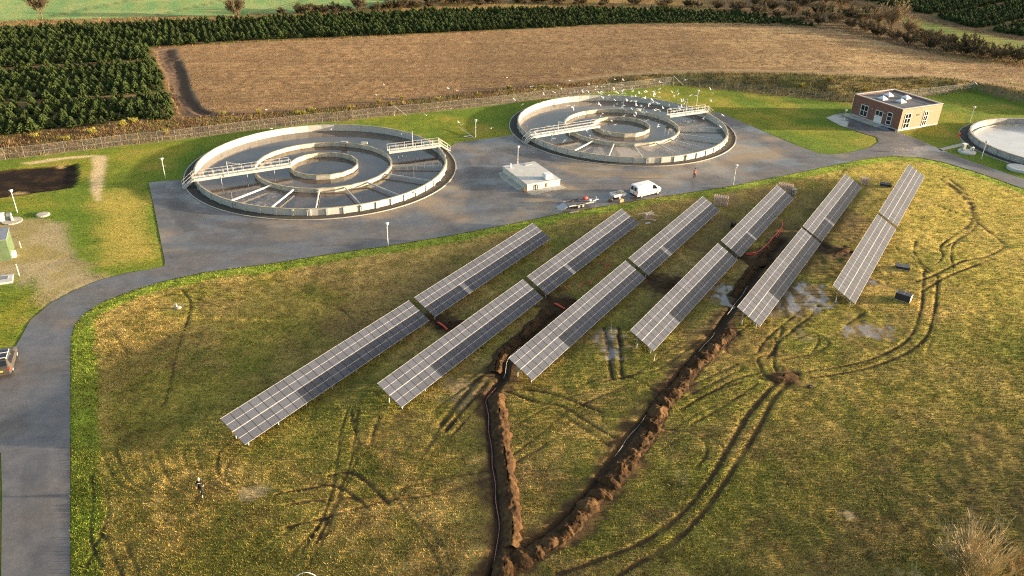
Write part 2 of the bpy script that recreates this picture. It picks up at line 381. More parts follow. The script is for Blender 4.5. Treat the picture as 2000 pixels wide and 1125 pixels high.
# ------------------------------------------------------------------ mesh helpers
class G:
    def __init__(s): s.v = []; s.f = []; s.mi = []; s.m = 0
    def add(s, vs, fs):
        o = len(s.v); s.v += [tuple(v) for v in vs]; s.f += [tuple(i + o for i in f) for f in fs]; s.mi += [s.m] * len(fs); return s
    def box(s, c, d, rz=0, mtx=None):
        x, y, z = [k / 2 for k in d]
        vs = [Vector((a * x, b * y, e * z)) for a in (-1, 1) for b in (-1, 1) for e in (-1, 1)]
        if rz: q = Matrix.Rotation(rz, 3, 'Z'); vs = [q @ v for v in vs]
        if mtx: vs = [mtx @ v for v in vs]
        vs = [v + Vector(c) for v in vs]
        return s.add(vs, [(0, 1, 3, 2), (4, 6, 7, 5), (0, 4, 5, 1), (2, 3, 7, 6), (0, 2, 6, 4), (1, 5, 7, 3)])
    def tube(s, a, b, r, n=6, r2=None, cap=True):
        a = Vector(a); b = Vector(b); d = b - a
        if d.length < 1e-6: return s
        q = d.to_track_quat('Z', 'Y'); r2 = r if r2 is None else r2
        vs = []
        for k in range(n):
            t = 2 * math.pi * k / n; o = Vector((math.cos(t), math.sin(t), 0))
            vs += [a + q @ (o * r), b + q @ (o * r2)]
        fs = [(2 * k, 2 * ((k + 1) % n), 2 * ((k + 1) % n) + 1, 2 * k + 1) for k in range(n)]
        if cap: fs += [tuple(2 * k for k in range(n))[::-1], tuple(2 * k + 1 for k in range(n))]
        return s.add(vs, fs)
    def path(s, pts, r, n=6):
        pts = [Vector(p) for p in pts]; vs = []; m = len(pts)
        for i, p in enumerate(pts):
            d = pts[min(i + 1, m - 1)] - pts[max(i - 1, 0)]
            q = d.to_track_quat('Z', 'Y')
            vs += [p + q @ Vector((math.cos(2 * math.pi * k / n) * r, math.sin(2 * math.pi * k / n) * r, 0)) for k in range(n)]
        fs = [(i * n + k, i * n + (k + 1) % n, (i + 1) * n + (k + 1) % n, (i + 1) * n + k) for i in range(m - 1) for k in range(n)]
        fs += [tuple(range(n))[::-1], tuple((m - 1) * n + k for k in range(n))]
        return s.add(vs, fs)
    def lathe(s, prof, n=16, c=(0, 0, 0)):
        vs = []; c = Vector(c)
        for r, z in prof:
            vs += [c + Vector((r * math.cos(2 * math.pi * k / n), r * math.sin(2 * math.pi * k / n), z)) for k in range(n)]
        fs = [(i * n + k, i * n + (k + 1) % n, (i + 1) * n + (k + 1) % n, (i + 1) * n + k) for i in range(len(prof) - 1) for k in range(n)]
        fs += [tuple(range(n))[::-1], tuple((len(prof) - 1) * n + k for k in range(n))]
        return s.add(vs, fs)
    def prism(s, pts, z0, z1):
        n = len(pts)
        vs = [(p[0], p[1], z0) for p in pts] + [(p[0], p[1], z1) for p in pts]
        return s.add(vs, [tuple(range(n))[::-1], tuple(range(n, 2 * n))] + [(k, (k + 1) % n, n + (k + 1) % n, n + k) for k in range(n)])
    def loft(s, rings, cap=True):
        n = len(rings[0]); vs = [v for r in rings for v in r]
        fs = [(i * n + k, i * n + (k + 1) % n, (i + 1) * n + (k + 1) % n, (i + 1) * n + k) for i in range(len(rings) - 1) for k in range(n)]
        if cap: fs += [tuple(range(n))[::-1], tuple((len(rings) - 1) * n + k for k in range(n))]
        return s.add(vs, fs)
    def mesh(s, name, mats, smooth=False, bevel=0):
        me = bpy.data.meshes.new(name); me.from_pydata(s.v, [], s.f)
        for m in (mats if isinstance(mats, (list, tuple)) else [mats]): me.materials.append(m)
        if len(set(s.mi)) > 1: me.polygons.foreach_set('material_index', s.mi)
        bm = bmesh.new(); bm.from_mesh(me)
        bmesh.ops.recalc_face_normals(bm, faces=bm.faces)
        if bevel: bmesh.ops.bevel(bm, geom=list(bm.edges), offset=bevel, segments=1, affect='EDGES')
        bm.to_mesh(me); bm.free()
        if smooth: me.polygons.foreach_set('use_smooth', [True] * len(me.polygons))
        me.update(); return me
    def build(s, name, mats, parent=None, loc=None, rz=0, smooth=False, bevel=0):
        return link(name, s.mesh(name, mats, smooth, bevel), parent, loc, rz)
def link(name, me, parent=None, loc=None, rz=0):
    o = bpy.data.objects.new(name, me); COL.objects.link(o)
    if parent: o.parent = parent
    if loc is not None: o.location = loc
    if rz: o.rotation_euler[2] = rz
    return o
def tag(o, label=None, cat=None, group=None, kind=None):
    if label: o['label'] = label
    if cat: o['category'] = cat
    if group: o['group'] = group
    if kind: o['kind'] = kind
    return o
def empty(name, loc, rz=0, label=None, cat=None, group=None):
    o = bpy.data.objects.new(name, None); COL.objects.link(o); o.empty_display_size = .3
    o.location = loc; o.rotation_euler = (0, 0, rz); return tag(o, label, cat, group)
def copy_tree(o, parent=None):
    c = o.copy(); COL.objects.link(c); c.parent = parent
    for ch in o.children: copy_tree(ch, c)
    return c
def np_mesh(name, V, F, mats, col=None, colname='Col', smooth=False, domain='POINT'):
    """V (n,3), F (m,3|4)"""
    me = bpy.data.meshes.new(name); n = len(V); m, k = F.shape
    me.vertices.add(n); me.vertices.foreach_set('co', np.ascontiguousarray(V, np.float32).ravel())
    me.loops.add(m * k); me.loops.foreach_set('vertex_index', np.ascontiguousarray(F, np.int32).ravel())
    me.polygons.add(m); me.polygons.foreach_set('loop_start', np.arange(0, m * k, k, dtype=np.int32))
    for mm in (mats if isinstance(mats, (list, tuple)) else [mats]): me.materials.append(mm)
    if smooth: me.polygons.foreach_set('use_smooth', np.ones(m, bool))
    me.update(calc_edges=True)
    if col is not None:
        a = me.color_attributes.new(colname, 'FLOAT_COLOR', domain)
        if col.shape[1] == 3: col = np.concatenate([col, np.zeros((len(col), 1))], 1)
        a.data.foreach_set('color', np.ascontiguousarray(col, np.float32).ravel())
    return me

# ------------------------------------------------------------------ layout of the place
TANKS = [Vector((-31.8, 123.84, 0)), Vector((20.49, 150.05, 0))]
T_R, T_K = 20.29, 21.9
T3, T3_R = Vector((103.5, 144.5, 0)), 16.0
def arc(c, r, a0, a1, n=40):
    return [(c.x + r * math.cos(R_(a0 + (a1 - a0) * k / n)), c.y + r * math.sin(R_(a0 + (a1 - a0) * k / n))) for k in range(n + 1)]
PX = lambda L: [xy(*p) for p in L]
road_in = PX([(137, 1180), (137, 850), (137, 700), (138, 660), (145, 635), (165, 612), (200, 590), (260, 567), (320, 549), (400, 532), (520, 516), (640, 497), (760, 480), (880, 460), (1000, 437), (1100, 416), (1200, 399), (1300, 383), (1400, 368), (1440, 361), (1550, 339), (1650, 318), (1700, 309), (1740, 305), (1790, 307), (1840, 316), (1900, 334), (1950, 351), (2000, 369), (2120, 415)])
road_out = PX([(2120, 390), (2000, 350), (1940, 330), (1880, 309), (1830, 289), (1790, 271), (1757, 259)])
apron_b = PX([(1742, 251), (1660, 223), (1640, 221), (1612, 230)])
road_out2 = PX([(1640, 245), (1690, 262), (1712, 268), (1716, 277), (1700, 288), (1660, 298), (1625, 302), (1600, 300), (1560, 286), (1480, 252), (1410, 221), (1388, 219)])
yard_mid = PX([(1003, 264), (890, 279)])
yard_left = PX([(350, 351), (290, 357), (300, 400), (310, 450), (322, 510), (321, 520), (300, 525), (240, 535), (200, 546), (150, 566), (100, 592), (60, 625), (38, 665), (22, 690), (-60, 712), (-60, 900), (2, 885), (4, 960), (2, 1180)])
ROAD = road_in + road_out + apron_b + road_out2 + arc(TANKS[1], 21.2, 25, -150 , 50) + yard_mid + arc(TANKS[0], 21.2, 26, -151, 50) + yard_left
ROAD_P = np.array(ROAD)
MEADOW = np.array(road_in + PX([(2120, 1180)]))
FENCE_A = [(-40, 321), (11, 312), (49, 309), (89, 304.6), (127.4, 299), (164.6, 295.4), (201, 291), (238, 286), (273, 282), (309.4, 279), (343.8, 275.8), (377.4, 271), (410.2, 267.4), (443.8, 263), (476, 259), (507, 255), (539, 251), (570, 247.5), (600.8, 244), (630, 241), (659.6, 238.6), (689, 236), (717.8, 232.4), (745.8, 229), (773, 226.8), (801, 224), (827.6, 222), (854, 219.2), (880, 216.4), (905.4, 214), (930.6, 211.4), (956.4, 208.6), (981, 205.4), (1004.8, 202.6), (1029, 199.6), (1052, 196.8), (1075, 194), (1098, 191.4), (1121, 189), (1143, 186.6), (1165, 184), (1187, 181.6), (1209, 179), (1230, 176.6), (1251, 174), (1272, 171.6), (1293, 169.2), (1314.6, 166.8)]
FENCE_B = [(1314.6, 166.8), (1340, 170), (1365, 172.6), (1390, 175), (1415, 177.4), (1440, 180), (1465, 182.6), (1490, 185.2), (1515, 188), (1540, 190.6), (1565, 193), (1590, 196), (1615, 198.6), (1640, 201.2), (1664, 204), (1690, 201.5), (1715, 199), (1740, 196.6), (1765, 193.8), (1790, 191), (1813, 188.4), (1835, 186), (1857, 183.4), (1878, 181), (1899, 178.4)]
FENCE_C = [(1899, 178.4), (1922, 184), (1946, 190), (1971, 197), (1996, 204.4), (2022, 212)]
FLINE = np.array(PX(FENCE_A[::3] + FENCE_B[::3] + FENCE_C))
fx_o = np.argsort(FLINE[:, 0]); FLINE = FLINE[fx_o]

STUBBLE = poly([(345, 92), (500, 83), (640, 78), (800, 70), (950, 62), (1100, 54), (1200, 50), (1350, 48), (1500, 51), (1620, 58), (1700, 76), (1760, 92), (1830, 108), (1920, 123), (2060, 140), (2060, 172), (1900, 155), (1800, 146), (1640, 141), (1450, 134), (1300, 136), (1190, 146), (1060, 161), (780, 194.5), (500, 218), (403, 224), (392, 214), (380, 186), (365, 150), (352, 120)])
MUDTRK = poly([(302, 95), (350, 92), (356, 120), (366, 150), (382, 186), (395, 214), (420, 226), (350, 232), (352, 205), (342, 180), (322, 150), (308, 120)])
CONL = poly([(-60, 60), (0, 57), (150, 52), (300, 46), (500, 38), (700, 29), (900, 21), (1100, 18), (1300, 20), (1450, 26), (1560, 41), (1618, 56), (1560, 50), (1400, 46), (1200, 48), (1000, 58), (800, 68), (500, 81), (300, 93), (304, 115), (318, 150), (332, 185), (346, 228), (330, 236), (250, 236), (160, 251), (80, 259), (0, 269), (-60, 275)])
CROP = poly([(-80, 44), (0, 41), (150, 37), (300, 33), (450, 30), (560, 25), (640, 22), (720, 14), (800, 4), (800, -60), (-80, -60)])
CON2 = poly([(1670, -10), (1700, 8), (1760, 17), (1815, 31), (1880, 50), (1930, 60), (2000, 72), (2090, 85), (2090, -40), (1670, -40)])
STRIP2 = poly([(1740, 25), (1810, 42), (1880, 58), (1960, 74), (2060, 92), (2060, 118), (1960, 105), (1880, 88), (1800, 64)])
BANK = poly([(1150, 183), (1314, 165), (1440, 178), (1664, 203), (1760, 194), (1899, 177), (1960, 190), (2050, 215), (2050, 180), (1900, 160), (1800, 150), (1640, 143), (1450, 137), (1300, 139), (1190, 149)])
GRAVEL = poly([(-40, 432), (20, 430), (75, 432), (128, 436), (136, 470), (142, 510), (180, 540), (205, 547), (150, 567), (105, 590), (80, 570), (65, 545), (45, 560), (30, 540), (-40, 545)])
BED = poly([(-40, 334), (0, 333), (60, 326), (148, 319), (153, 325), (150, 350), (143, 366), (100, 372), (40, 381), (-40, 391)])
PATH = poly([(40, 318), (100, 310), (160, 304), (205, 303), (209, 309), (204, 345), (196, 392), (188, 393), (176, 375), (177, 350), (182, 325), (178, 307), (120, 312), (60, 322)])
DRYPATCH = poly([(190, 395), (225, 370), (270, 365), (280, 420), (298, 500), (240, 510), (190, 480), (200, 440)])
LAWNSTRIP = np.array(road_in)
WORN = poly([(560, 640), (800, 540), (1040, 440), (1230, 405), (1420, 375), (1660, 335), (1730, 345), (1640, 560), (1560, 640), (1420, 690), (1250, 730), (1040, 760), (930, 760), (1010, 640), (860, 640), (700, 720)])

# wheel ruts, trampled lines and the walker's painted shadow in the meadow (photo spot lists; width m, strength)
TRACKS_AND_SHADOW = [
 ([(1180, 640), (1190, 690), (1195, 740)], .5, .8), ([(1208, 640), (1212, 690), (1215, 740)], .45, .7),
 ([(1560, 728), (1530, 738), (1500, 765), (1455, 820), (1410, 900), (1350, 985), (1270, 1050), (1180, 1090), (1090, 1122)], .6, .75),
 ([(1545, 745), (1515, 775), (1480, 840), (1440, 905), (1375, 1000), (1320, 1055), (1240, 1105), (1200, 1130)], .6, .7),
 ([(1500, 740), (1480, 700), (1510, 690), (1515, 660)], .35, .5), ([(1520, 735), (1512, 700), (1530, 640)], .35, .5),
 ([(1580, 725), (1660, 712), (1730, 690), (1780, 655), (1800, 600), (1803, 560), (1805, 530)], .4, .6),
 ([(1580, 738), (1680, 722), (1760, 695), (1808, 660), (1825, 610), (1830, 570), (1832, 540)], .4, .6),
 ([(1790, 550), (1830, 535), (1880, 510), (1930, 500), (1962, 480), (1940, 460), (1900, 430), (1840, 405), (1815, 398)], .45, .75),
 ([(1800, 570), (1850, 540), (1900, 520), (1940, 505)], .45, .7),
 ([(1830, 515), (1842, 500), (1838, 480), (1870, 455), (1900, 430), (1895, 400), (1870, 370), (1840, 350)], .35, .6),
 ([(1862, 522), (1858, 500), (1865, 475), (1905, 445), (1905, 415), (1885, 375), (1850, 348), (1810, 335)], .35, .6),
 ([(1820, 530), (1800, 515), (1785, 490), (1790, 470)], .35, .5), ([(1780, 500), (1800, 520), (1815, 535)], .35, .5),
 ([(560, 1030), (640, 1010), (690, 995), (730, 985), (770, 975)], .4, .6), ([(540, 965), (610, 952), (650, 948), (690, 968), (720, 995)], .42, .75),
 ([(640, 930), (680, 920), (720, 945), (760, 985)], .42, .75), ([(560, 985), (640, 975), (740, 975), (850, 965), (955, 935)], .4, .55),
 ([(780, 955), (860, 935), (955, 920)], .35, .5), ([(590, 1080), (640, 990), (660, 900), (665, 850), (680, 800)], .3, .5), ([(620, 1060), (665, 960), (690, 880), (700, 800)], .3, .5),
 ([(725, 870), (735, 830), (745, 810)], .3, .5), ([(705, 870), (690, 830), (688, 800)], .3, .5),
 ([(200, 1110), (180, 1060), (178, 1020), (184, 980), (180, 930)], .3, .55), ([(165, 1120), (200, 1040), (213, 1000), (208, 960)], .3, .5), ([(240, 1125), (215, 1070), (200, 1040)], .3, .5),
 ([(270, 1115), (245, 1060)], .3, .4), ([(390, 976), (300, 970), (210, 968)], .3, .15),  # last streak is the walker's cast shadow, painted as darker ground
 ([(1000, 760), (1060, 765), (1110, 780), (1175, 805)], .45, .75), ([(990, 765), (1050, 785), (1100, 795), (1150, 825), (1210, 860)], .45, .75),
 ([(1005, 770), (1080, 800), (1130, 830), (1190, 870)], .3, .45), ([(1000, 890), (1060, 845), (1100, 810)], .3, .45), ([(1005, 905), (1080, 860), (1130, 825)], .3, .4),
 ([(1180, 745), (1240, 730), (1290, 720), (1360, 670), (1400, 640)], .35, .5), ([(1140, 790), (1200, 765), (1270, 760), (1290, 775)], .35, .5), ([(1200, 760), (1260, 765), (1280, 780), (1250, 800)], .3, .4),
 ([(860, 830), (900, 780), (930, 745), (955, 725)], .5, .55), ([(872, 840), (915, 790), (950, 750)], .5, .5), ([(830, 880), (880, 810), (920, 760)], .4, .35),
 ([(1330, 800), (1400, 760), (1440, 740), (1490, 725)], .35, .5), ([(1350, 830), (1420, 790), (1480, 750)], .35, .45), ([(1330, 780), (1400, 745), (1450, 720)], .3, .4),
 ([(1300, 840), (1350, 845), (1378, 865), (1380, 890), (1365, 910)], .35, .5), ([(1380, 850), (1410, 870), (1412, 890)], .3, .4),
 ([(315, 800), (330, 760), (345, 690), (368, 620), (372, 590), (355, 565)], .3, .55), ([(215, 640), (235, 670), (250, 690)], .3, .3),
 ([(1650, 330), (1640, 345)], .3, .4), ([(1600, 355), (1605, 340)], .3, .3), ([(1420, 690), (1430, 660), (1530, 590), (1570, 570)], .3, .4),
 ([(1640, 650), (1660, 630), (1690, 610)], .4, .4), ([(1535, 700), (1590, 690), (1620, 670), (1600, 655)], .35, .45),
 ([(200, 880), (212.98321355911762, 915), (232, 945), (270, 962)], 0.26, 0.37),
 ([(226, 880), (240.36154852452557, 915), (258, 945), (296, 962)], 0.26, 0.41),
 ([(278, 880), (286.2320418262689, 915), (310, 945), (348, 962)], 0.26, 0.31),
 ([(304, 880), (319.54685373598653, 915), (336, 945), (374, 962)], 0.26, 0.35),
 ([(356, 880), (367.7525523822573, 915), (388, 945), (426, 962)], 0.26, 0.27),
 ([(382, 880), (394.35008687388745, 915), (414, 945), (452, 962)], 0.26, 0.33),
 ([(430, 880), (425, 915), (440, 940), (480, 950)], 0.3, 0.5),
 ([(470, 880), (440, 920), (455, 948)], 0.28, 0.4),
 ([(760, 955), (800, 1010), (850, 1085), (865, 1125)], 0.26, 0.4),
 ([(800, 990), (860, 1060), (885, 1120)], 0.26, 0.35),
 ([(560, 1100), (610, 1040), (650, 1000)], 0.26, 0.3),
 ([(1010, 830), (1080, 790), (1150, 765), (1230, 757)], 0.28, 0.45),
 ([(1060, 820), (1120, 800), (1180, 770), (1240, 748), (1300, 742)], 0.28, 0.4),
 ([(1130, 755), (1170, 740), (1230, 735), (1290, 700)], 0.28, 0.45),
 ([(1210, 730), (1250, 745), (1290, 770)], 0.28, 0.4),
 ([(1270, 720), (1300, 690), (1330, 668)], 0.28, 0.4),
 ([(1340, 795), (1380, 770), (1450, 745)], 0.26, 0.45),
 ([(1325, 830), (1390, 795), (1470, 765)], 0.26, 0.4),
 ([(1335, 760), (1400, 730), (1440, 712)], 0.26, 0.4),
 ([(1290, 880), (1340, 850), (1400, 840)], 0.26, 0.3),
 ([(1480, 690), (1500, 660), (1560, 610), (1600, 575)], 0.35, 0.5),
 ([(1500, 700), (1530, 660), (1580, 620), (1610, 580)], 0.35, 0.5),
 ([(1550, 665), (1590, 650), (1600, 665), (1585, 690)], 0.3, 0.5),
 ([(1410, 640), (1440, 625), (1480, 600)], 0.3, 0.4),
 ([(870, 845), (905, 800), (950, 760)], 0.3, 0.5),
 ([(885, 850), (925, 805), (955, 775)], 0.3, 0.45),
 ([(850, 800), (890, 770), (940, 735)], 0.3, 0.4),
 ([(820, 900), (850, 860), (880, 825)], 0.28, 0.35),
 ([(330, 575), (370, 580), (430, 600)], 0.3, 0.4),
 ([(345, 570), (420, 575), (500, 590)], 0.3, 0.3),
 ([(620, 590), (660, 600), (690, 625)], 0.3, 0.4),
 ([(640, 600), (700, 610), (740, 605)], 0.3, 0.35),
 ([(1840, 350), (1880, 385), (1900, 425), (1880, 460), (1850, 480)], 0.3, 0.5),
 ([(1800, 345), (1850, 375), (1890, 420)], 0.26, 0.4),
 ([(1750, 480), (1760, 500), (1790, 520)], 0.26, 0.4),
 ([(1830, 610), (1825, 650), (1810, 690)], 0.26, 0.3),
 ([(1080, 560), (1120, 545), (1160, 525)], 0.3, 0.3),
 ([(1250, 470), (1290, 450), (1330, 440)], 0.3, 0.3),
 ([(620, 1000), (560, 1040), (500, 1090)], 0.28, 0.3),
 ([(700, 860), (690, 920), (660, 985), (640, 1040), (600, 1110)], 0.28, 0.4),
 ([(1130, 1000), (1180, 960), (1230, 945), (1290, 945)], 0.26, 0.25),
]
TRACKS_AND_SHADOW = [(smooth_line([xy(*p) for p in a]), b, c) for a, b, c in TRACKS_AND_SHADOW]
# trampled / churned soil (spot, radius m, strength)
MUD = [(1535, 738, 1.6, .9), (1510, 745, 1.4, .8), (975, 730, 2.2, .9), (960, 770, 1.6, .9), (935, 745, 2.0, .6), (905, 770, 2.2, .5), (1000, 705, 1.8, .9), (1040, 670, 1.6, .8), (1080, 610, 2.6, .85), (1100, 590, 2.2, .8),
       (870, 632, 1.6, .9), (885, 640, 1.2, .8), (1290, 560, 2.6, .9), (1310, 552, 2.0, .85), (1260, 560, 1.5, .6), (1475, 505, 2.6, .85), (1500, 500, 2.6, .8), (1620, 490, 2.2, .8), (1640, 492, 1.8, .8), (1450, 600, 2.2, .6), (1470, 560, 2.2, .6),
       (1200, 690, 3.0, .35), (1190, 660, 2.6, .4), (1540, 600, 4.5, .6), (1570, 580, 4.0, .5), (1690, 640, 5, .45), (1480, 690, 3, .4), (1700, 550, 2.0, .5), (1400, 560, 3, .45), (1190, 565, 3, .3), (1350, 470, 4, .4), (1560, 460, 4, .4), (1450, 450, 4, .35), (1640, 430, 5, .45), (1600, 520, 4, .5), (1150, 520, 4, .25), (1010, 480, 3.5, .25), (640, 640, 4, .25), (700, 740, 3, .25), (1900, 940, 6, .5), (1850, 1000, 6, .35), (1960, 900, 5, .45), (1560, 1080, 6, .3), (1980, 1000, 6, .5), (760, 840, 2.5, .3), (560, 700, 5, .2)]
WETS = [(1562, 576, 3.0, 1.0), (1540, 592, 2.0, .9), (1592, 583, 2.2, .9), (1520, 615, 1.6, .6), (1405, 580, 1.6, .6), (1685, 640, 1.8, .55), (1722, 645, 1.5, .5), (1420, 570, 1.3, .7), (1705, 552, 1.2, .6), (1195, 690, 1.4, .5), (1180, 660, 1.3, .4), (497, 963, 1.0, .0)]
PALE = [(505, 961, .8, .7), (485, 965, .6, .7), (905, 765, 2.4, .4), (1190, 655, 1.5, .5), (1205, 680, 1.4, .4), (1575, 660, 1.2, .4), (1660, 1003, .6, .8), (1330, 930, .7, .2), (1420, 575, 1.2, .5), (345, 600, .9, .5), (1640, 380, .8, .5), (1428, 383, 1.0, .4)]
TR_A = smooth_line([xy(*p) for p in [(955, 1150), (962, 1110), (974, 1040), (968, 960), (962, 900), (957, 850), (952, 800), (951, 776), (968, 755), (984, 738), (988, 715), (1000, 692), (1040, 655), (1085, 612)]])
TR_B = smooth_line([xy(*p) for p in [(940, 1135), (965, 1114), (1010, 1083), (1060, 1048), (1105, 1010), (1140, 975), (1172, 930), (1200, 892), (1228, 853), (1262, 812), (1310, 752), (1350, 703), (1392, 655), (1420, 615), (1450, 575), (1480, 532), (1512, 490), (1530, 470)]])
_heapline = smooth_line([xy(*p) for p in [(985, 1112), (1048, 1078), (1105, 1040), (1150, 988), (1192, 946), (1238, 888), (1272, 835), (1297, 786), (1330, 752), (1360, 712), (1393, 680), (1424, 650)]])
TR_C = smooth_line([xy(*p) for p in [(1066, 580), (1085, 596), (1105, 606)]]); TR_D = smooth_line([xy(*p) for p in [(1268, 545), (1290, 555), (1320, 552)]])
TR_E = smooth_line([xy(*p) for p in [(1450, 505), (1480, 518), (1500, 510)]]); TR_F = smooth_line([xy(*p) for p in [(1606, 478), (1630, 490), (1660, 492)]]); TR_G = smooth_line([xy(*p) for p in [(838, 625), (855, 630), (885, 640)]])
TRENCHES = [(TR_A, .30, .55), (TR_B, .32, .6), (TR_C, .3, .25), (TR_D, .3, .25), (TR_E, .3, .25), (TR_F, .3, .25), (TR_G, .3, .2)]
_mud = [(*xy(a, b), r, s) for a, b, r, s in MUD]; _wet = [(*xy(a, b), r, s) for a, b, r, s in WETS]; _pale = [(*xy(a, b), r, s) for a, b, r, s in PALE]

def blobs(L, x, y, seed):
    m = np.zeros(x.shape); n = fbm(x, y, 2.2, seed) - .5; n2 = fbm(x, y, .7, seed + 5) - .5
    for bx, by, r, s in L:
        k = (np.abs(x - bx) < 2.2 * r) & (np.abs(y - by) < 2.2 * r)
        if k.any():
            d = np.hypot(x[k] - bx, (y[k] - by) * .8) / r + 1.7 * n[k] + 1.6 * n2[k]
            m[k] = np.maximum(m[k], s * sstep(1.1, .55, d))
    return m

C = lambda *c: np.array(c)
def terrain(x, y):
    """height, base colour + wetness, zone id and blade height for points of the place"""
    x = np.asarray(x, float); y = np.asarray(y, float); n = x.shape
    col = np.empty(n + (3,)); wet = np.zeros(n); zone = np.zeros(n, int); bl = np.full(n, .10)
    n1 = fbm(x, y, 14, 1); n2 = fbm(x, y, 4, 5); n3 = fbm(x, y, 1.3, 9, 3); n4 = fbm(x, y, 30, 15)
    def mix(c, m): col[...] = col + (np.asarray(c) - col) * m[..., None]
    # mown lawn
    col[...] = C(.135, .190, .022)
    mix(C(.25, .235, .028), sstep(.45, .70, n1) * .8); mix(C(.30, .235, .05), sstep(.55, .75, n2 * .6 + n1 * .4) * .75); mix(C(.085, .145, .016), sstep(.55, .3, n2) * .5)
    h = bank_h(x, y) + (n3 - .5) * .05
    # beyond the fence
    fy = np.interp(x, FLINE[:, 0], FLINE[:, 1])
    t = sstep(.2, 1.6, y - fy + (n2 - .5) * 2); o = (t > .5)
    mix(C(.36, .225, .090), t); mix(C(.27, .20, .06), t * sstep(.5, .7, n2)); mix(C(.19, .105, .045), t * sstep(.5, .3, n2) * .7)
    zone[o] = 1; bl[o] = .55
    # bank
    d = sdist(BANK, x, y) + (n2 - .5) * 3; t = sstep(-.5, 1.5, d)
    mix(C(.24, .17, .055), t); mix(C(.34, .25, .09), t * sstep(.5, .72, n3)); mix(C(.12, .095, .035), t * sstep(.52, .3, n2)); mix(C(.16, .17, .04), t * sstep(.6, .8, n1) * .6)
    k = d > 0; zone[k] = 2; bl[k] = .6
    # far right scrub, verge, plantations
    k = (y > 215) & (x > 60); t = sstep(215, 228, y) * sstep(60, 85, x)
    mix(C(.20, .13, .065), t); mix(C(.14, .10, .05), t * sstep(.5, .7, n1))
    d = sdist(STRIP2, x, y); t = sstep(-1, 2, d + (n2 - .5) * 5); mix(C(.20, .20, .05), t); mix(C(.13, .17, .04), t * sstep(.5, .7, n1)); k = d > 0; bl[k] = .15; zone[k] = 0
    for P in (CONL, CON2):
        d = sdist(P, x, y); t = sstep(-.5, 1.2, d); mix(C(.15, .105, .045), t); mix(C(.10, .10, .03), t * sstep(.5, .7, n2)); k = d > 0; zone[k] = 3; bl[k] = .25
    d = sdist(CROP, x, y); t = sstep(-.8, .8, d + (n2 - .5) * 2); ca = .5 + .5 * np.sin((x * .93 + y * .36) * .9); mix(C(.16, .285, .10), t); mix(C(.27, .36, .13), t * sstep(.40, .65, n1) * .8); mix(C(.30, .33, .11), t * .55 * ca * (.4 + n2)); mix(C(.34, .33, .15), t * sstep(.55, .75, n2) * .5); zone[d > 0] = 4; bl[d > 0] = .1
    for off in (0, 1.9):
        for c0 in (-118, -92, -146, -66):
            u = (x - c0) * .97 - (y - 240) * .30 - off; m = t * sstep(.55, .15, np.abs(u)); mix(C(.10, .11, .045), m * .75)
    # stubble
    d = sdist(STUBBLE, x, y); t = sstep(-.6, .8, d + (n3 - .5) * 2.2)
    sx = sstep(20, 120, x)
    cA = C(.36, .22, .105)[None] * (1 - sx[..., None]) + C(.47, .33, .16)[None] * sx[..., None] if x.ndim == 1 else None
    col[...] = col + (cA - col) * t[..., None]
    mix(C(.20, .115, .055), t * sstep(.50, .28, n3) * .75); mix(C(.27, .165, .08), t * sstep(.52, .36, n1) * .8); mix(C(.5, .35, .18), t * sstep(.6, .8, n3) * .5)
    ln_ = t * (.5 + .5 * np.sin((x * -.12 + y * .99) * 2 * np.pi / 3.2 + (n1 - .5) * 3)); mix(C(.25, .155, .072), ln_ * .35)
    for q0 in (168, 186, 204, 225):
        for of in (0, 2.0): mix(C(.20, .125, .062), t * .5 * sstep(.9, .3, np.abs(y - .12 * x - q0 - of + (n2 - .5) * .8)))
    k = d > 0; zone[k] = 5; bl[k] = .14
    # mud track and headland
    d = sdist(MUDTRK, x, y); t = sstep(-.5, .8, d + (n3 - .5) * 1.5); mix(C(.20, .135, .085), t); mix(C(.10, .065, .04), t * sstep(.5, .35, n3)); zone[d > 0] = 6; bl[d > 0] = .03
    for P in FIELDRUTS:
        dl = nline(P, x, y, 3); mix(C(.085, .055, .036), sstep(.55, .2, dl + (n3 - .5) * .5) * .85); mix(C(.30, .21, .14), sstep(.5, .1, np.abs(dl - .75)) * .5); h = h - .12 * sstep(.6, .2, dl)
    hl = nline(HEADLAND, x, y, 4); t = sstep(1.6, .5, hl + (n3 - .5)); mix(C(.16, .10, .06), t * .8); k = hl < 1; bl[k] = .03
    hl = nline(BANKTRK, x, y, 5); t = sstep(2.4, .8, hl + (n3 - .5) * 1.5); mix(C(.30, .21, .115), t * .85); t2 = t * sstep(.5, .2, np.abs(hl - .9)); mix(C(.13, .09, .05), t2 * .8); bl[hl < 2] = .05
    # gravel yard, soil bed, path, dry patch
    d = sdist(GRAVEL, x, y); t = sstep(-1.2, 1.0, d + (n2 - .5) * 4); mix(C(.35, .28, .16), t * .92); mix(C(.25, .21, .07), t * sstep(.5, .72, n2) * .8); mix(C(.27, .21, .12), t * sstep(.5, .3, n3) * .6); k = d > .3; zone[k] = 7; bl[k] = .02
    d = sdist(DRYPATCH, x, y); t = sstep(-2.5, 2.5, d + (n2 - .5) * 5); mix(C(.42, .32, .07), t * .8)
    d = sdist(BED, x, y); t = sstep(-.2, .4, d + (n3 - .5) * .9); mix(C(.018, .011, .008), t); mix(C(.04, .024, .012), t * sstep(.5, .7, n3)); mix(C(.36, .25, .10), t * sstep(.72, .80, n2)); k = d > 0; zone[k] = 8; bl[k] = .05; h = h - .25 * t
    d = sdist(PATH, x, y); t = sstep(-.2, .3, d + (n3 - .5) * .6); mix(C(.52, .40, .22), t); k = d > 0; zone[k] = 9; bl[k] = .02
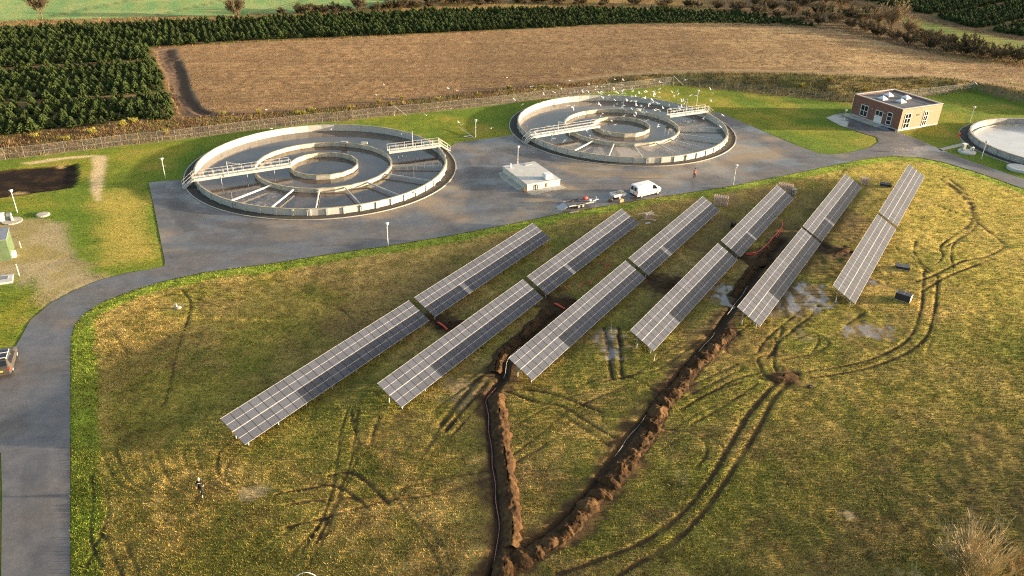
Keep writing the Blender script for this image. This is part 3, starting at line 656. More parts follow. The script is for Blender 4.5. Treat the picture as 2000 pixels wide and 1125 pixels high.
    # meadow with the solar tables
    ins = inside(MEADOW, x, y); dr = nline(LAWNSTRIP, x, y, 12)
    t = np.where(ins, 1.0, 0.0)
    strip = t * sstep(2.6, 1.7, dr + (n2 - .5) * 1.2)
    mix(C(.215, .165, .040), t); mix(C(.31, .22, .068), t * sstep(.47, .66, n2 * .5 + n1 * .5) * .8); mix(C(.165, .155, .030), t * sstep(.48, .34, n1) * .8)
    mix(C(.42, .30, .10), t * sstep(.56, .72, n3 * .6 + n1 * .4) * .6); mix(C(.12, .115, .025), t * sstep(.46, .32, n3 * .7 + n2 * .3) * .6)
    mix(C(.20, .135, .055), t * sstep(.52, .66, fbm(x, y, 6, 31)) * .45)
    far = t * sstep(95, 60, y) * sstep(5, 35, x); mix(C(.21, .19, .035), far * .4 * sstep(.4, .6, n4))
    lf = t * sstep(5, -28, x); mix(C(.38, .27, .075), lf * .35 * sstep(.42, .62, n2))
    rgt = t * sstep(48, 60, x) * sstep(72, 84, y); mix(C(.31, .265, .05), rgt * .55)
    dk = t * sstep(18, 36, x) * sstep(62, 46, y); mix(C(.105, .085, .032), dk * .75 * sstep(.33, .6, n2))
    mix(C(.16, .22, .025), strip * .9); mix(C(.28, .22, .06), t * sstep(.7, .25, np.abs(dr - 2.9 + (n3 - .5))) * .5)
    k = ins; zone[k] = 10; bl[k] = .105; bl[k & (dr < 2.3)] = .12
    n5 = fbm(x, y, .75, 55, 3); n6 = fbm(x, y, 2.6, 58, 3)
    gain = np.where(ins, 1.6 * (.55 + .90 * n5) * (.9 + .2 * n6), 1.0); h = h + np.where(ins, (n5 - .5) * .075, 0); col *= gain[..., None] * np.where(ins[..., None], C(1.08, 1.0, .95), 1.0)
    nr_ = t * sstep(75, 50, y); mix(C(.22, .205, .036), nr_ * .5 * sstep(.42, .6, fbm(x, y, 5, 63))); mix(C(.15, .095, .04), nr_ * .35 * sstep(.55, .72, fbm(x, y, 3.2, 66)))
    # wear
    d = sdist(WORN, x, y); m = t * sstep(-4, 4, d + (n1 - .5) * 8) * (.35 + .65 * sstep(.38, .6, n2)); mix(C(.24, .155, .062), m * .6)
    # the saturated green of the wetter turf
    mix(C(.15, .185, .024), t * .4 * sstep(.60, .72, fbm(x, y, 7, 87, 3)))
    mm = blobs(_mud, x, y, 41) * t
    mix(C(.058, .037, .020), mm * .95); bl = bl * (1 - .8 * mm)
    h = h + mm * (n3 - .45) * .28
    pp = blobs(_pale, x, y, 61); mix(C(.38, .29, .18), pp * .85); bl = bl * (1 - .7 * pp)
    for P, wd, st in TRACKS_AND_SHADOW:
        dl = nline(P, x, y, 2.0); m = t * st * sstep(wd * .54, wd * .30, dl + (n3 - .5) * .22) * (.85 + .9 * (n2 - .25)) * (.68 + .32 * sstep(.30, .52, n6))
        m = np.clip(m * 1.55, 0, 1); mix(C(.050, .033, .018), m * .95); h = h - .07 * m + .02 * t * st * sstep(.25, 0, np.abs(dl - wd * 1.0)); bl = bl * (1 - .85 * m)
    for P, wd, dp in TRENCHES:
        dl = nline(P, x, y, 4.0)
        m = t * sstep(wd + 1.6, wd + .2, dl + (n3 - .5) * 2.2 + (n2 - .5) * 1.2) * .9; mix(C(.058, .035, .020), m); bl = bl * (1 - .95 * m)
        h = h + .10 * m * n3
        m = t * sstep(wd + .2, wd - .12, dl); h = h - dp * .55 * m; mix(C(.060, .037, .021), m)
    dl = nline(_heapline, x, y, 3); m = t * sstep(1.5, .8, dl + (n3 - .5) * 2.4 + (n2 - .5) * 1.2) * .9; mix(C(.062, .037, .020), m); bl = bl * (1 - .9 * m)
    ww = blobs(_wet, x, y, 71) * t; pz = sstep(.42, .56, fbm(x * 1.0, y * .6, .9, 73, 3)); wet = np.maximum(wet, sstep(.15, .6, ww) * pz); mix(C(.12, .088, .055), sstep(.05, .5, ww) * .75); mix(C(.26, .225, .19), wet * .8); bl = bl * (1 - sstep(.05, .3, ww)); h = h * (1 - .8 * ww)
    # under the asphalt and concrete the soil is cut away flat
    rd = sdist(ROAD_P, x, y); m = sstep(-.35, .1, rd); h = h * (1 - m) - .05 * m; bl = np.where(rd > -.05, 0, bl)
    zone[rd > .8] = 11
    return h, col, wet, zone, bl
FIELDRUTS = [smooth_line([gxy(*p) for p in L]) for L in ([(316, 100), (322, 125), (338, 145), (340, 165), (348, 185), (372, 205), (398, 222)], [(332, 98), (340, 120), (352, 140), (356, 165), (366, 190), (384, 212), (410, 225)], [(326, 98), (330, 122), (345, 140), (350, 168), (356, 188), (366, 208), (384, 224)], [(200, 193), (280, 188), (335, 184), (352, 200), (362, 222)], [(345, 120), (358, 150), (362, 175), (376, 200), (396, 218), (440, 222)])]
HEADLAND = np.array([gxy(*p) for p in [(380, 226), (440, 222), (520, 217.5), (640, 209), (780, 195), (920, 179.5), (1060, 161), (1120, 157)]])
BANKTRK = np.array([gxy(*p) for p in [(1110, 158), (1190, 147), (1300, 138.5), (1400, 138), (1560, 139.5), (1650, 143), (1720, 147), (1800, 146), (1860, 150), (1930, 160), (2040, 180)]])

# ------------------------------------------------------------------ the ground sheet
def axis(segs):
    a = [segs[0][0]]
    for lo, hi, st in segs:
        n = max(1, int(round((hi - lo) / st))); a += list(np.linspace(lo, hi, n + 1)[1:])
    return np.array(a)
gx = axis([(-4000, -400, 900), (-400, -190, 14), (-190, -95, 1.3), (-95, -46, .55), (-46, 62, .21), (62, 110, .5), (110, 215, 1.3), (215, 430, 14), (430, 4000, 900)])
gy = axis([(-1500, 0, 500), (0, 36, 4), (36, 108, .21), (108, 190, .5), (190, 300, .9), (300, 430, 4), (430, 700, 60), (700, 6000, 1300)])
GX, GY = np.meshgrid(gx, gy); sh = GX.shape
x, y = GX.ravel(), GY.ravel()
hh, cc, ww, zz, bb = terrain(x, y)
V = np.stack([x, y, hh], 1); NX = len(gx)
ii = (np.arange(sh[0] - 1)[:, None] * NX + np.arange(sh[1] - 1)[None]).ravel()
F = np.stack([ii, ii + 1, ii + NX + 1, ii + NX], 1)
fcx, fcy = x[F].mean(1), y[F].mean(1); fz = zz[F[:, 0]]
keep = np.ones(len(F), bool)
for c, r in ((TANKS[0], T_R + .1), (TANKS[1], T_R + .1), (T3, T3_R + .1)):
    keep &= ~(np.hypot(x[F] - c.x, y[F] - c.y) < r).any(1)
keep &= ~((zz[F] == 11).all(1))
ZN = {0: 'ground', 1: 'rough_grass_verge', 2: 'embankment', 3: 'plantation_soil', 4: 'crop_field', 5: 'stubble_field', 6: 'mud_track', 7: 'gravel_yard', 8: 'soil_bed', 9: 'sand_path', 10: 'meadow', 11: 'road_bed'}
CW = np.concatenate([cc, ww[:, None]], 1)
for z, nm in ZN.items():
    m = keep & (fz == z)
    if not m.any(): continue
    f = F[m]; u, inv = np.unique(f, return_inverse=True)
    o = link(nm, np_mesh(nm, V[u], inv.reshape(f.shape), MT['ground'], CW[u], smooth=True)); tag(o, kind='structure')

# ------------------------------------------------------------------ asphalt
def flat_sheet(name, P, z, m, col=None, step=None):
    tr = tessellate_polygon([[Vector((p[0], p[1], 0)) for p in P]])
    bm = bmesh.new(); vs = [bm.verts.new((p[0], p[1], z)) for p in P]
    for t in tr:
        try: bm.faces.new([vs[i] for i in t])
        except ValueError: pass
    bmesh.ops.recalc_face_normals(bm, faces=bm.faces)
    for f in bm.faces:
        if f.normal.z < 0: f.normal_flip()
    if step:
        for _ in range(9):
            e = [e for e in bm.edges if e.calc_length() > step]
            if not e: break
            bmesh.ops.subdivide_edges(bm, edges=e, cuts=1); bmesh.ops.triangulate(bm, faces=bm.faces)
    me = bpy.data.meshes.new(name); bm.to_mesh(me); bm.free(); me.materials.append(m)
    if col:
        a = me.color_attributes.new('Col', 'FLOAT_COLOR', 'POINT')
        co = np.empty(len(me.vertices) * 3, np.float32); me.vertices.foreach_get('co', co); co = co.reshape(-1, 3)
        v, v2 = col(co[:, 0], co[:, 1]); a.data.foreach_set('color', np.stack([v, v2, v, np.ones_like(v)], 1).astype(np.float32).ravel())
    return link(name, me)
STAINS = [(*xy(a, b), r, s) for a, b, r, s in [(880, 372, 4, .3), (720, 418, 5, .22), (830, 390, 4, .25), (1150, 330, 8, .2), (1060, 400, 4, .2), (1290, 350, 5, .25), (1390, 320, 7, .35), (1440, 300, 8, .35), (1480, 300, 6, .3), (1250, 345, 5, .2), (930, 300, 8, .12), (1000, 340, 5, .15), (960, 290, 6, .12), (1340, 335, 5, .3), (1100, 370, 4, .3), (560, 440, 5, .2), (1500, 275, 5, .2), (870, 400, 6, .15), (1700, 275, 5, .1)]]
TYRES = [(smooth_line([xy(*p) for p in L]), w_, s_) for L, w_, s_ in [([(344, 395), (350, 420), (371, 447)], .6, .55), ([(340, 391), (374, 422), (432, 438), (508, 444)], .5, .5), ([(413, 463), (508, 452), (572, 448)], .5, .35), ([(325, 500), (440, 487), (536, 472), (704, 452), (872, 427), (1000, 408)], .5, .28), ([(330, 480), (470, 470), (620, 450), (760, 432)], .4, .25), ([(880, 290), (910, 320), (930, 360), (925, 395)], .8, .4), ([(960, 300), (940, 330), (950, 380)], .7, .3), ([(1120, 330), (1200, 340), (1290, 338), (1380, 322)], .6, .3), ([(1040, 300), (1100, 318), (1160, 326)], .6, .35), ([(1480, 270), (1530, 300), (1600, 318)], .6, .25), ([(70, 900), (68, 950), (75, 1040), (95, 1110)], .3, .3), ([(60, 720), (80, 735), (110, 730)], .8, .4), ([(1390, 310), (1450, 322), (1560, 315)], .7, .25), ([(1640, 240), (1700, 258), (1740, 266)], 1.0, .35)]]
def stain(x, y):
    v = np.zeros(x.shape)
    for bx, by, r, s in STAINS: v = np.maximum(v, s * np.exp(-(((x - bx) / r) ** 2 + ((y - by) / (r * .8)) ** 2)))
    q = np.zeros(x.shape); nn = fbm(x, y, 2.5, 83)
    for P, wd, st in TYRES: q = np.maximum(q, st * sstep(wd, wd * .4, nline(P, x, y, 2) + (nn - .5) * .3))
    return v * (.5 + nn), np.clip(q * (.3 + 1.2 * nn), 0, 1)
tag(flat_sheet('road', ROAD, .03, MT['asphalt'], stain, .75), kind='structure')

# ------------------------------------------------------------------ round tanks
def arc_ring(g, r0, r1, z0, z1, a0, a1, n):
    """solid ring sector"""
    vs = []; full = abs(a1 - a0) >= 359.9
    for k in range(n if full else n + 1):
        t = R_(a0 + (a1 - a0) * k / n); c, s = math.cos(t), math.sin(t)
        vs += [(r0 * c, r0 * s, z0), (r1 * c, r1 * s, z0), (r1 * c, r1 * s, z1), (r0 * c, r0 * s, z1)]
    m = len(vs) // 4; fs = []
    for k in range(m if full else m - 1):
        a = 4 * k; b = 4 * ((k + 1) % m)
        fs += [(a, b, b + 1, a + 1), (a + 1, b + 1, b + 2, a + 2), (a + 2, b + 2, b + 3, a + 3), (a + 3, b + 3, b, a)]
    if not full: fs += [(0, 1, 2, 3), tuple(4 * (m - 1) + k for k in (3, 2, 1, 0))]
    return g.add(vs, fs)

def ring_wall(parent, r, thick, z0, z1, n, capname, panel_mat, cap_mat, ribs=True, prefix='wall_panel', rib_mat=None):
    """wall of n flat panels with ribs at the joints and a cap; panels and ribs hang under the cap"""
    st = 2 * math.pi / n
    cap = G(); arc_ring(cap, r - thick - .02, r + .03, z1, z1 + .06, 0, 360, n)
    co = cap.build(capname, cap_mat, parent)
    ri, ro = (r - thick), r
    def panel(gap):
        g = G(); a = st / 2 - gap
        p = [(ri * math.cos(-a), ri * math.sin(-a)), (ro * math.cos(-a), ro * math.sin(-a)), (ro * math.cos(a), ro * math.sin(a)), (ri * math.cos(a), ri * math.sin(a))]
        return g.prism(p, z0, z1 - .003).mesh(prefix, panel_mat)
    me = panel(.004 / r * 2)
    rb = G().box((ro + .06, 0, (z1 + z0) / 2 - .01), (.16, .30, z1 - z0 - .04)).mesh('rib', rib_mat or panel_mat) if ribs else None
    for k in range(n):
        link(prefix, me, co, None, (k + .5) * st)
        if ribs: link('rib', rb, co, None, k * st)
    return co

def disc(r, z, n, name, m, parent, foam=None, rings=16):
    vs = [(0, 0, z)]; fs = []
    for i in range(1, rings + 1):
        q = r * i / rings
        vs += [(q * math.cos(2 * math.pi * k / n), q * math.sin(2 * math.pi * k / n), z) for k in range(n)]
    for k in range(n): fs.append((0, 1 + k, 1 + (k + 1) % n))
    V3 = np.array(vs); me = bpy.data.meshes.new(name)
    for i in range(rings - 1):
        for k in range(n):
            a = 1 + i * n + k; b = 1 + i * n + (k + 1) % n; fs.append((a, a + n, b + n, b))
    me.from_pydata(vs, [], fs); me.materials.append(m)
    v = foam(V3[:, 0], V3[:, 1]) if foam else np.zeros(len(V3))
    a = me.color_attributes.new('Col', 'FLOAT_COLOR', 'POINT'); a.data.foreach_set('color', np.stack([v, v, v, np.ones_like(v)], 1).astype(np.float32).ravel())
    return link(name, me, parent)

def walkway(parent, ang, r0, r1, z, w_, stair_at, name='walkway'):
    """grating bridge along a radius, railings both sides, steps down outside the wall"""
    rz = R_(ang); L = r1 - r0; mid = (r0 + r1) / 2
    g = G()
    for s in (-1, 1): g.box((mid, s * w_ / 2, z - .12), (L, .07, .26))
    g.box((mid, 0, z - .02), (L - .02, w_ - .08, .04))
    n = max(2, int(L / 1.1))
    for k in range(n + 1): g.box((r0 + .04 + (L - .08) * k / n, 0, z - .1), (.05, w_ - .08, .1))
    base = g.build(name, MT['galv'], parent, None, rz)
    for s in (-1, 1):
        q = G(); n = max(3, int(round(L / 1.5)))
        for k in range(n + 1): q.tube((r0 + .05 + (L - .1) * k / n, s * w_ / 2, z), (r0 + .05 + (L - .1) * k / n, s * w_ / 2, z + 1.1), .035, 5)
        for hz in (.55, 1.1): q.tube((r0, s * w_ / 2, z + hz), (r1, s * w_ / 2, z + hz), .035, 5)
        q.box((mid, s * w_ / 2, z + .09), (L, .015, .16))
        q.build('railing', MT['galv'], base)
    # steps
    q = G(); nst = 6; run = 1.7
    for k in range(nst): q.box((r1 + .12 + run * (k + .5) / nst, 0, z - (z - .05) * (k + 1) / (nst + .5)), (.26, w_ - .1, .04))
    for s in (-1, 1): q.box((r1 + run / 2 + .05, s * (w_ / 2 - .02), z / 2 - .02), (math.hypot(run, z) * .99, .05, .2), mtx=Matrix.Rotation(math.atan2(z, run), 3, 'Y'))
    q.build('steps', MT['galv'], base)
    for s in (-1, 1):
        q = G()
        for hz in (.5, 1.05): q.tube((r1 - .05, s * w_ / 2, z + hz), (r1 + run, s * w_ / 2, hz - .05), .035, 5)
        for t in (.1, 1): q.tube((r1 + run * t, s * w_ / 2, z * (1 - t) - .02), (r1 + run * t, s * w_ / 2, z * (1 - t) + 1.05), .035, 5)
        q.build('stair_railing', MT['galv'], base)
    return base

def mast(parent, p, h, arm):
    g = G(); g.tube((p[0], p[1], p[2]), (p[0], p[1], p[2] + h), .055, 6)
    b = Vector((p[0], p[1], p[2] + h - .25)); e = b + Vector((arm[0], arm[1], -.12))
    g.tube(b, e, .05, 5); g.tube((p[0], p[1], p[2] + h), b.lerp(e, .55), .03, 5); g.tube(e, e - Vector((0, 0, .22)), .06, 6)
    return g.build('davit_hoist', MT['galv'], parent)

def aeration_tank(c, label, foam_fn, beams, wm, br0):
    t = empty('aeration_tank', c, 0, label, 'tank', 'large concentric aeration tanks')
    ring_wall(t, T_R, .20, -.9, 1.02, 52, 'rim', MT['concrete_pale'], MT['rim'])
    ring_wall(t, 11.25, .24, -.9, .55, 26, 'middle_ring', MT['concrete'], MT['rim'], False)
    ring_wall(t, 5.65, .22, -.9, .60, 16, 'inner_ring', MT['concrete'], MT['rim'], False)
    disc(T_R - .1, -.12, 104, 'water', wm, t, foam_fn)
    for a in beams:
        g = G(); a_ = R_(a)
        g.box((15.6, 0, .36), (20.0 - 11.3, .14, .24)); b = g.build('beam', MT['concrete_pale'], t, None, a_)
    walkway(t, br0, 5.55, T_R + .25, 1.25, 1.15, True)
    walkway(t, 27, 11.15, T_R + .35, 1.25, 1.15, True)
    for a, r in ((br0 + 3.6, 15.5),): mast(t, (r * math.cos(R_(a)), r * math.sin(R_(a)), 1.2), 2.4, (1.9, .3))
    mast(t, (15.8 * math.cos(R_(29)), 15.8 * math.sin(R_(29)), 1.2), 2.9, (-1.9, -.2))
    # mixers on the ring's far side, pipes down from the walkway, sluice boxes on the outside
    for dx in (1.2, 4.8):
        G().box((0, 0, 0), (1.1, .5, .35)).build('sluice_box', MT['galv'], t, (dx, 10.75, .72))
    for q in (8.3, 12.6, 16.6):
        a = R_(br0 + 2.2); G().tube((0, 0, -.6), (0, 0, 1.2), .06, 6).build('drop_pipe', MT['grey_metal'], t, (q * math.cos(a), q * math.sin(a), 0))
    for k in range(6):
        a = R_(22); q = 12.6 + k * .75; G().tube((0, 0, -.4), (0, 0, .6), .045, 5).build('drop_pipe', MT['grey_metal'], t, (q * math.cos(a), q * math.sin(a), 0))
    for a in (-140, -116, -84, -62, -36, -20):
        g = G(); g.tube((T_R + .14, 0, .05), (T_R + .14, 0, .95), .045, 6); g.box((T_R + .16, 0, .85), (.16, .3, .22)); g.build('valve_post', MT['galv'], t, None, R_(a))
    k = G(); arc_ring(k, T_R + .02, T_K - .1, -.08, .045, 0, 360, 96); tag(k.build('gravel_ring', MT['apron'], None, c), kind='structure')
    k = G(); arc_ring(k, T_K - .1, T_K + .06, -.08, .12, 0, 360, 96); tag(k.build('kerb', MT['kerb'], None, c), kind='structure')
    return t
def foam1(x, y):
    a = np.degrees(np.arctan2(y, x)); r = np.hypot(x, y)
    return .55 * np.exp(-((a + 112) / 22) ** 2) * (r > 11.3) * (r < 20)
def foam2(x, y):
    a = np.degrees(np.arctan2(y, x)); r = np.hypot(x, y)
    return (.85 * np.exp(-((a + 75) / 52) ** 2) + .5 * np.exp(-((a - 12) / 16) ** 2)) * (r > 11.3) * (r < 20.1)
aeration_tank(TANKS[0], 'nearer large round aeration tank with concentric rings, left of the white low block', foam1, (-122, -101, -81, -61, -41, -18, 3), MT['water'], -150)
aeration_tank(TANKS[1], 'large round aeration tank under the flock of white gulls, farther one', foam2, (-123, -103, -84.6, -62, -42, -21, 1), MT['water_foam'], -149)

t = empty('settling_tank', T3, 0, 'round grey settling tank with pale still water, cut by the right edge', 'tank')
ring_wall(t, T3_R, .3, -.9, 1.15, 40, 'rim', mat('grey_concrete', (.33, .33, .32), .85, 0, .3, .15, .9, .2, 12, dirt=(.18, .18, .17)), MT['concrete'], True)
disc(T3_R - .2, -.2, 80, 'water', MT['water_pale'], t)
g = G(); arc_ring(g, T3_R - 1.0, T3_R - .85, -.5, .12, 0, 360, 80); g.build('weir_channel', MT['concrete'], t)
k = G(); arc_ring(k, T3_R + .02, T3_R + 1.6, -.08, .045, 0, 360, 80); tag(k.build('gravel_ring', MT['apron'], None, T3), kind='structure')
k = G(); arc_ring(k, T3_R + 1.6, T3_R + 1.72, -.08, .12, 0, 360, 80); tag(k.build('kerb', MT['kerb'], None, T3), kind='structure')

# ------------------------------------------------------------------ solar tables
AZ = R_(57.63); ZLO, ZHI, TW = .89, 2.446, 2.888
TILT = math.atan2(ZHI - ZLO, TW); SL = math.hypot(ZHI - ZLO, TW)
TABS = [[(428.7,818),(799.5,586),(838.8,626),(478.6,869.4)],[(808,580.2),(1042.5,434.3),(1075.2,467.3),(848.2,620)],
[(737,749),(1021.1,545.2),(1061,581),(784.4,797.5)],[(1028.8,539.6),(1215.1,407.3),(1249.2,436.6),(1066.6,576)],
[(992.8,699.2),(1222.5,508.3),(1261.5,543.2),(1039.7,744.4)],[(1227.3,504.3),(1373.8,383.1),(1406,410.4),(1265.7,538.4)],
[(1230.3,644.3),(1402.2,475),(1440.6,506.3),(1276.6,687.8)],[(1407,470.2),(1519.4,360.5),(1550.5,387.7),(1444.9,502)],
[(1440.2,600.2),(1566.3,445.1),(1602,474.4),(1484.6,638)],[(1568.4,442.1),(1650.3,339.9),(1682.7,364.1),(1605.6,472.3)],
[(1626.7,558.5),(1713.8,418.5),(1749.8,446),(1670,593.8)],[(1716.5,414.9),(1774.9,320.3),(1805.7,344.7),(1752.2,442.7)]]
uu = Vector((math.cos(AZ), math.sin(AZ), 0))
def module_mesh(pw, name='solar_module'):
    """one framed module, x along the row, y up the slope; centre at the origin, glass on top"""
    L = SL / 2 - .012; Wm = pw - .022; g = G(); e = .028; b = .024
    g.m = 2; g.box((0, 0, -.012), (Wm, L, .03))                       # laminate / frame body
    g.m = 1
    for s in (-1, 1): g.box((0, s * (L / 2 - e / 2), .006), (Wm, e, .012))
    g.m = 2
    for s in (-1, 1): g.box((s * (Wm / 2 - b / 2), 0, .0055), (b, L - 2 * e, .011))
    g.m = 0; hl = L / 2 - e - .024
    for s in (-1, 1): g.box((0, s * (hl / 2 + .024), .0045), (Wm - 2 * b, hl, .003))
    g.m = 3; g.box((0, 0, .0048), (Wm - 2 * b, .048, .0036))
    return g.mesh(name, [MT['cell'], MT['alu'], MT['frame_black'], MT['cell_gap']])
ORD = ['first', 'second', 'third', 'fourth', 'fifth', 'sixth']
post_me = {}
for i, q in enumerate(TABS):
    P = [at(*q[0], ZHI), at(*q[1], ZHI), at(*q[2], ZLO), at(*q[3], ZLO)]
    c = sum(P, Vector()) / 4; c.z = 0
    Lm = ((P[1] - P[0]).dot(uu) + (P[2] - P[3]).dot(uu)) / 2
    pw = Lm / 25
    row, up = divmod(i, 2)
    t = empty('solar_table', c, AZ, ('far' if up else 'near') + ' table of solar modules in the ' + ORD[row] + ' row counted from the road bend', 'solar table', 'tilted tables of solar modules in six rows')
    t['label'] = ('far' if up else 'near') + ' solar table of the ' + ORD[row] + ' row counted from the left'
    me = module_mesh(pw)
    for k in range(25):
        for s in (-1, 1):
            o = link('solar_module', me, t, ((k - 12) * pw, s * TW / 4, (ZLO + ZHI) / 2 + s * (ZHI - ZLO) / 4)); o.rotation_euler[0] = TILT + random.gauss(0, .0025); o.rotation_euler[1] = random.gauss(0, .0025)
    for fr in (.12, .40, .60, .88):
        yy = -TW / 2 + TW * fr; zz_ = ZLO + (ZHI - ZLO) * fr - .075
        g = G(); g.box((0, 0, 0), (Lm - .1, .06, .05), mtx=Matrix.Rotation(TILT, 3, 'X')); g.build('purlin', MT['galv'], t, (0, yy, zz_))
    nb = 8
    for k in range(nb):
        xx = -Lm / 2 + .8 + (Lm - 1.6) * k / (nb - 1)
        for fr in (.22, .78):
            yy = -TW / 2 + TW * fr; zt = ZLO + (ZHI - ZLO) * fr - .12
            g = G(); g.box((0, 0, zt / 2 - .25), (.09, .12, zt + .5)); g.build('post', MT['galv'], t, (xx, yy, 0))
        g = G(); g.box((0, 0, 0), (.06, SL * .9, .1), mtx=Matrix.Rotation(TILT, 3, 'X')); g.build('rafter', MT['galv'], t, (xx, 0, (ZLO + ZHI) / 2 - .15))
        g = G(); g.tube((.06, -TW * .22, .5), (.06, TW * .30, 1.75), .03, 5); g.build('brace', MT['galv'], t, (xx, 0, 0))

# ------------------------------------------------------------------ brick service building
def rect_frame(name, parent, p, w_, h_, ux, mats, nx=2, nz=3, fr=.07, door=False):
    """window set on a wall: p = lower middle (local), ux = unit vector along the wall, outward normal is ux x z"""
    ux = Vector(ux); nrm = ux.cross(Vector((0, 0, 1))); q = Matrix((ux, -nrm, (0, 0, 1))).transposed(); p = Vector(p)
    g = G()
    def bx(u, z, du, dz, dep, off): g.box(p + ux * u + Vector((0, 0, z)) + nrm * off, (du, dep, dz), mtx=q)
    for s in (-1, 1): bx(s * (w_ / 2 - fr / 2), h_ / 2, fr, h_, .1, .03)
    bx(0, fr / 2, w_ - 2 * fr - .002, fr, .1, .03); bx(0, h_ - fr / 2, w_ - 2 * fr - .002, fr, .1, .03)
    for k in range(1, nx): bx(-w_ / 2 + w_ * k / nx, h_ / 2, fr * .9, h_ - 2 * fr - .002, .08, .028)
    for k in range(1, nz): bx(0, h_ * k / nz, w_ - 2 * fr - .004, fr * .8, .075, .026)
    f = g.build(name, mats[0], parent)
    for i in range(nx):
        for j in range(nz):
            g = G(); u = -w_ / 2 + w_ * (i + .5) / nx; z = h_ * (j + .5) / nz
            g.box(p + ux * u + Vector((0, 0, z)) + nrm * (-.005), (w_ / nx - fr - .01, .02, h_ / nz - fr - .01), mtx=q); g.build('pane', mats[1], f)
    return f
BW, BD, BH, BAZ = 11.4, 12.1, 4.3, R_(26.5)
bo = empty('brick_building', (75.75, 152.9, 0), BAZ, 'small flat-roofed red brick service building with four roof domes', 'building')
g = G(); th = .35
g.box((BW / 2, th / 2, BH / 2 - .1), (BW, th, BH + .2)); g.box((BW / 2, BD - th / 2, BH / 2 - .1), (BW, th, BH + .2))
g.box((th / 2, BD / 2, BH / 2 - .1), (th, BD - 2 * th - .004, BH + .2)); g.box((BW - th / 2, BD / 2, BH / 2 - .1), (th, BD - 2 * th - .004, BH + .2))
g.build('wall', MT['brick'], bo)
G().box((BW / 2 + .02, -.012, BH / 2 - .1), (BW + .05, .02, BH + .19)).build('lit_tone_facade', MT['brick_lit_tone'], bo)  # added sheet over the red wall, its tan carries the sun's brightness
g = G(); g.box((BW / 2, -.02, .1), (BW + .02, .06, .5)); g.box((BW + .004, BD / 2, .1), (.05, BD + .02, .5)); g.box((-.004, BD / 2, .1), (.05, BD + .02, .5)); g.build('plinth', MT['concrete_pale'], bo)
rf = G().box((BW / 2, BD / 2, BH - .28), (BW - 2 * th + .1, BD - 2 * th + .1, .2)).build('roof', MT['membrane'], bo)
g = G()
g.box((BW / 2, th / 2 - .03, BH + .13), (BW + .14, th + .1, .07)); g.box((BW / 2, BD - th / 2 + .03, BH + .13), (BW + .14, th + .1, .07))
g.box((th / 2 - .03, BD / 2, BH + .128), (th + .1, BD - 2 * th - .1, .066)); g.box((BW - th / 2 + .03, BD / 2, BH + .128), (th + .1, BD - 2 * th - .1, .066)); g.build('roof_coping', MT['galv'], bo)
for sx, sy in ((3.1, 7.7), (6.6, 9.3), (4.9, 4.7), (8.4, 6.4)):
    g = G(); g.box((sx, sy, BH - .08), (1.5, 1.5, .24)); g.m = 1
    g.add([(sx - .72, sy - .72, BH + .05), (sx + .72, sy - .72, BH + .05), (sx + .72, sy + .72, BH + .05), (sx - .72, sy + .72, BH + .05), (sx, sy, BH + .62)], [(0, 1, 4), (1, 2, 4), (2, 3, 4), (3, 0, 4), (3, 2, 1, 0)])
    g.build('roof_dome', [MT['alu'], MT['skylight']], rf)
WM = (MT['white_paint'], MT['window_glass'])
# shaded long side (local -x face), runs along +y
ux = (0, -1, 0)
rect_frame('window', bo, (-.002, 8.9, .6), 1.9, 2.3, ux, WM, 2, 2, .11)
d = rect_frame('door', bo, (-.002, 5.15, .25), 1.9, 2.5, ux, WM, 2, 1, .11)
for s in (-1, 1): G().box((-.045, 5.15 + s * .43, .25 + .80), (.06, .80, 1.40)).build('door_leaf', MT['white_paint'], d)
rect_frame('window', bo, (-.002, 2.55, .6), 1.25, 2.5, ux, WM, 1, 3, .11)
# sunlit side (local -y face)
ux = (1, 0, 0)
rect_frame('window', bo, (1.95, -.024, .4), 1.75, 3.0, ux, WM, 2, 3, .11); rect_frame('window', bo, (7.1, -.024, .4), 1.25, 3.0, ux, WM, 2, 3, .11)
G().box((4.75, -.05, 2.85), (.75, .06, .28)).build('vent_grille', MT['dark'], bo); G().box((8.6, -.05, 3.1), (.2, .1, .2)).build('wall_lamp', MT['white_paint'], bo)
for yy in (3.75, 7.0): G().lathe([(.02, 0), (.12, .03), (.13, .1), (.06, .16)], 10, (-.1, yy, 2.55)).build('wall_lamp', MT['white_paint'], bo)
G().tube((-.12, 12.0, 0), (-.12, 12.0, 4.2), .05, 6).build('downpipe', MT['galv'], bo)
# raised entrance slab with ramp and steel rail
sl = empty('entrance_slab', (75.75, 152.9, 0), BAZ, 'raised concrete entrance slab along the shaded side of the brick building', 'slab')
G().prism([(-1.9, 3.3), (-.03, 3.3), (-.03, 12.6), (-1.9, 12.6)], -.05, .22).build('deck', MT['concrete'], sl)
G().add([(-1.9, 1.2, .05), (-.04, 1.2, .05), (-.04, 3.295, .22), (-1.9, 3.295, .22), (-1.9, 1.2, -.05), (-.04, 1.2, -.05), (-.04, 3.295, -.05), (-1.9, 3.295, -.05)], [(0, 1, 2, 3), (4, 7, 6, 5), (0, 4, 5, 1), (1, 5, 6, 2), (2, 6, 7, 3), (3, 7, 4, 0)]).build('ramp', MT['grey_metal'], sl)
g = G()
for k in range(5): g.tube((-1.0 + .2 * k, .2 + .6 * k * .6, .0), (-1.0 + .2 * k, .2 + .6 * k * .6, .35), .03, 5)
g.box((-.55, .9, .12), (.25, 1.9, .3)); tag(g.build('planter_box', MT['dark'], None, (75.75, 152.9, 0), BAZ), 'dark low box with short posts at the brick building corner', 'box')

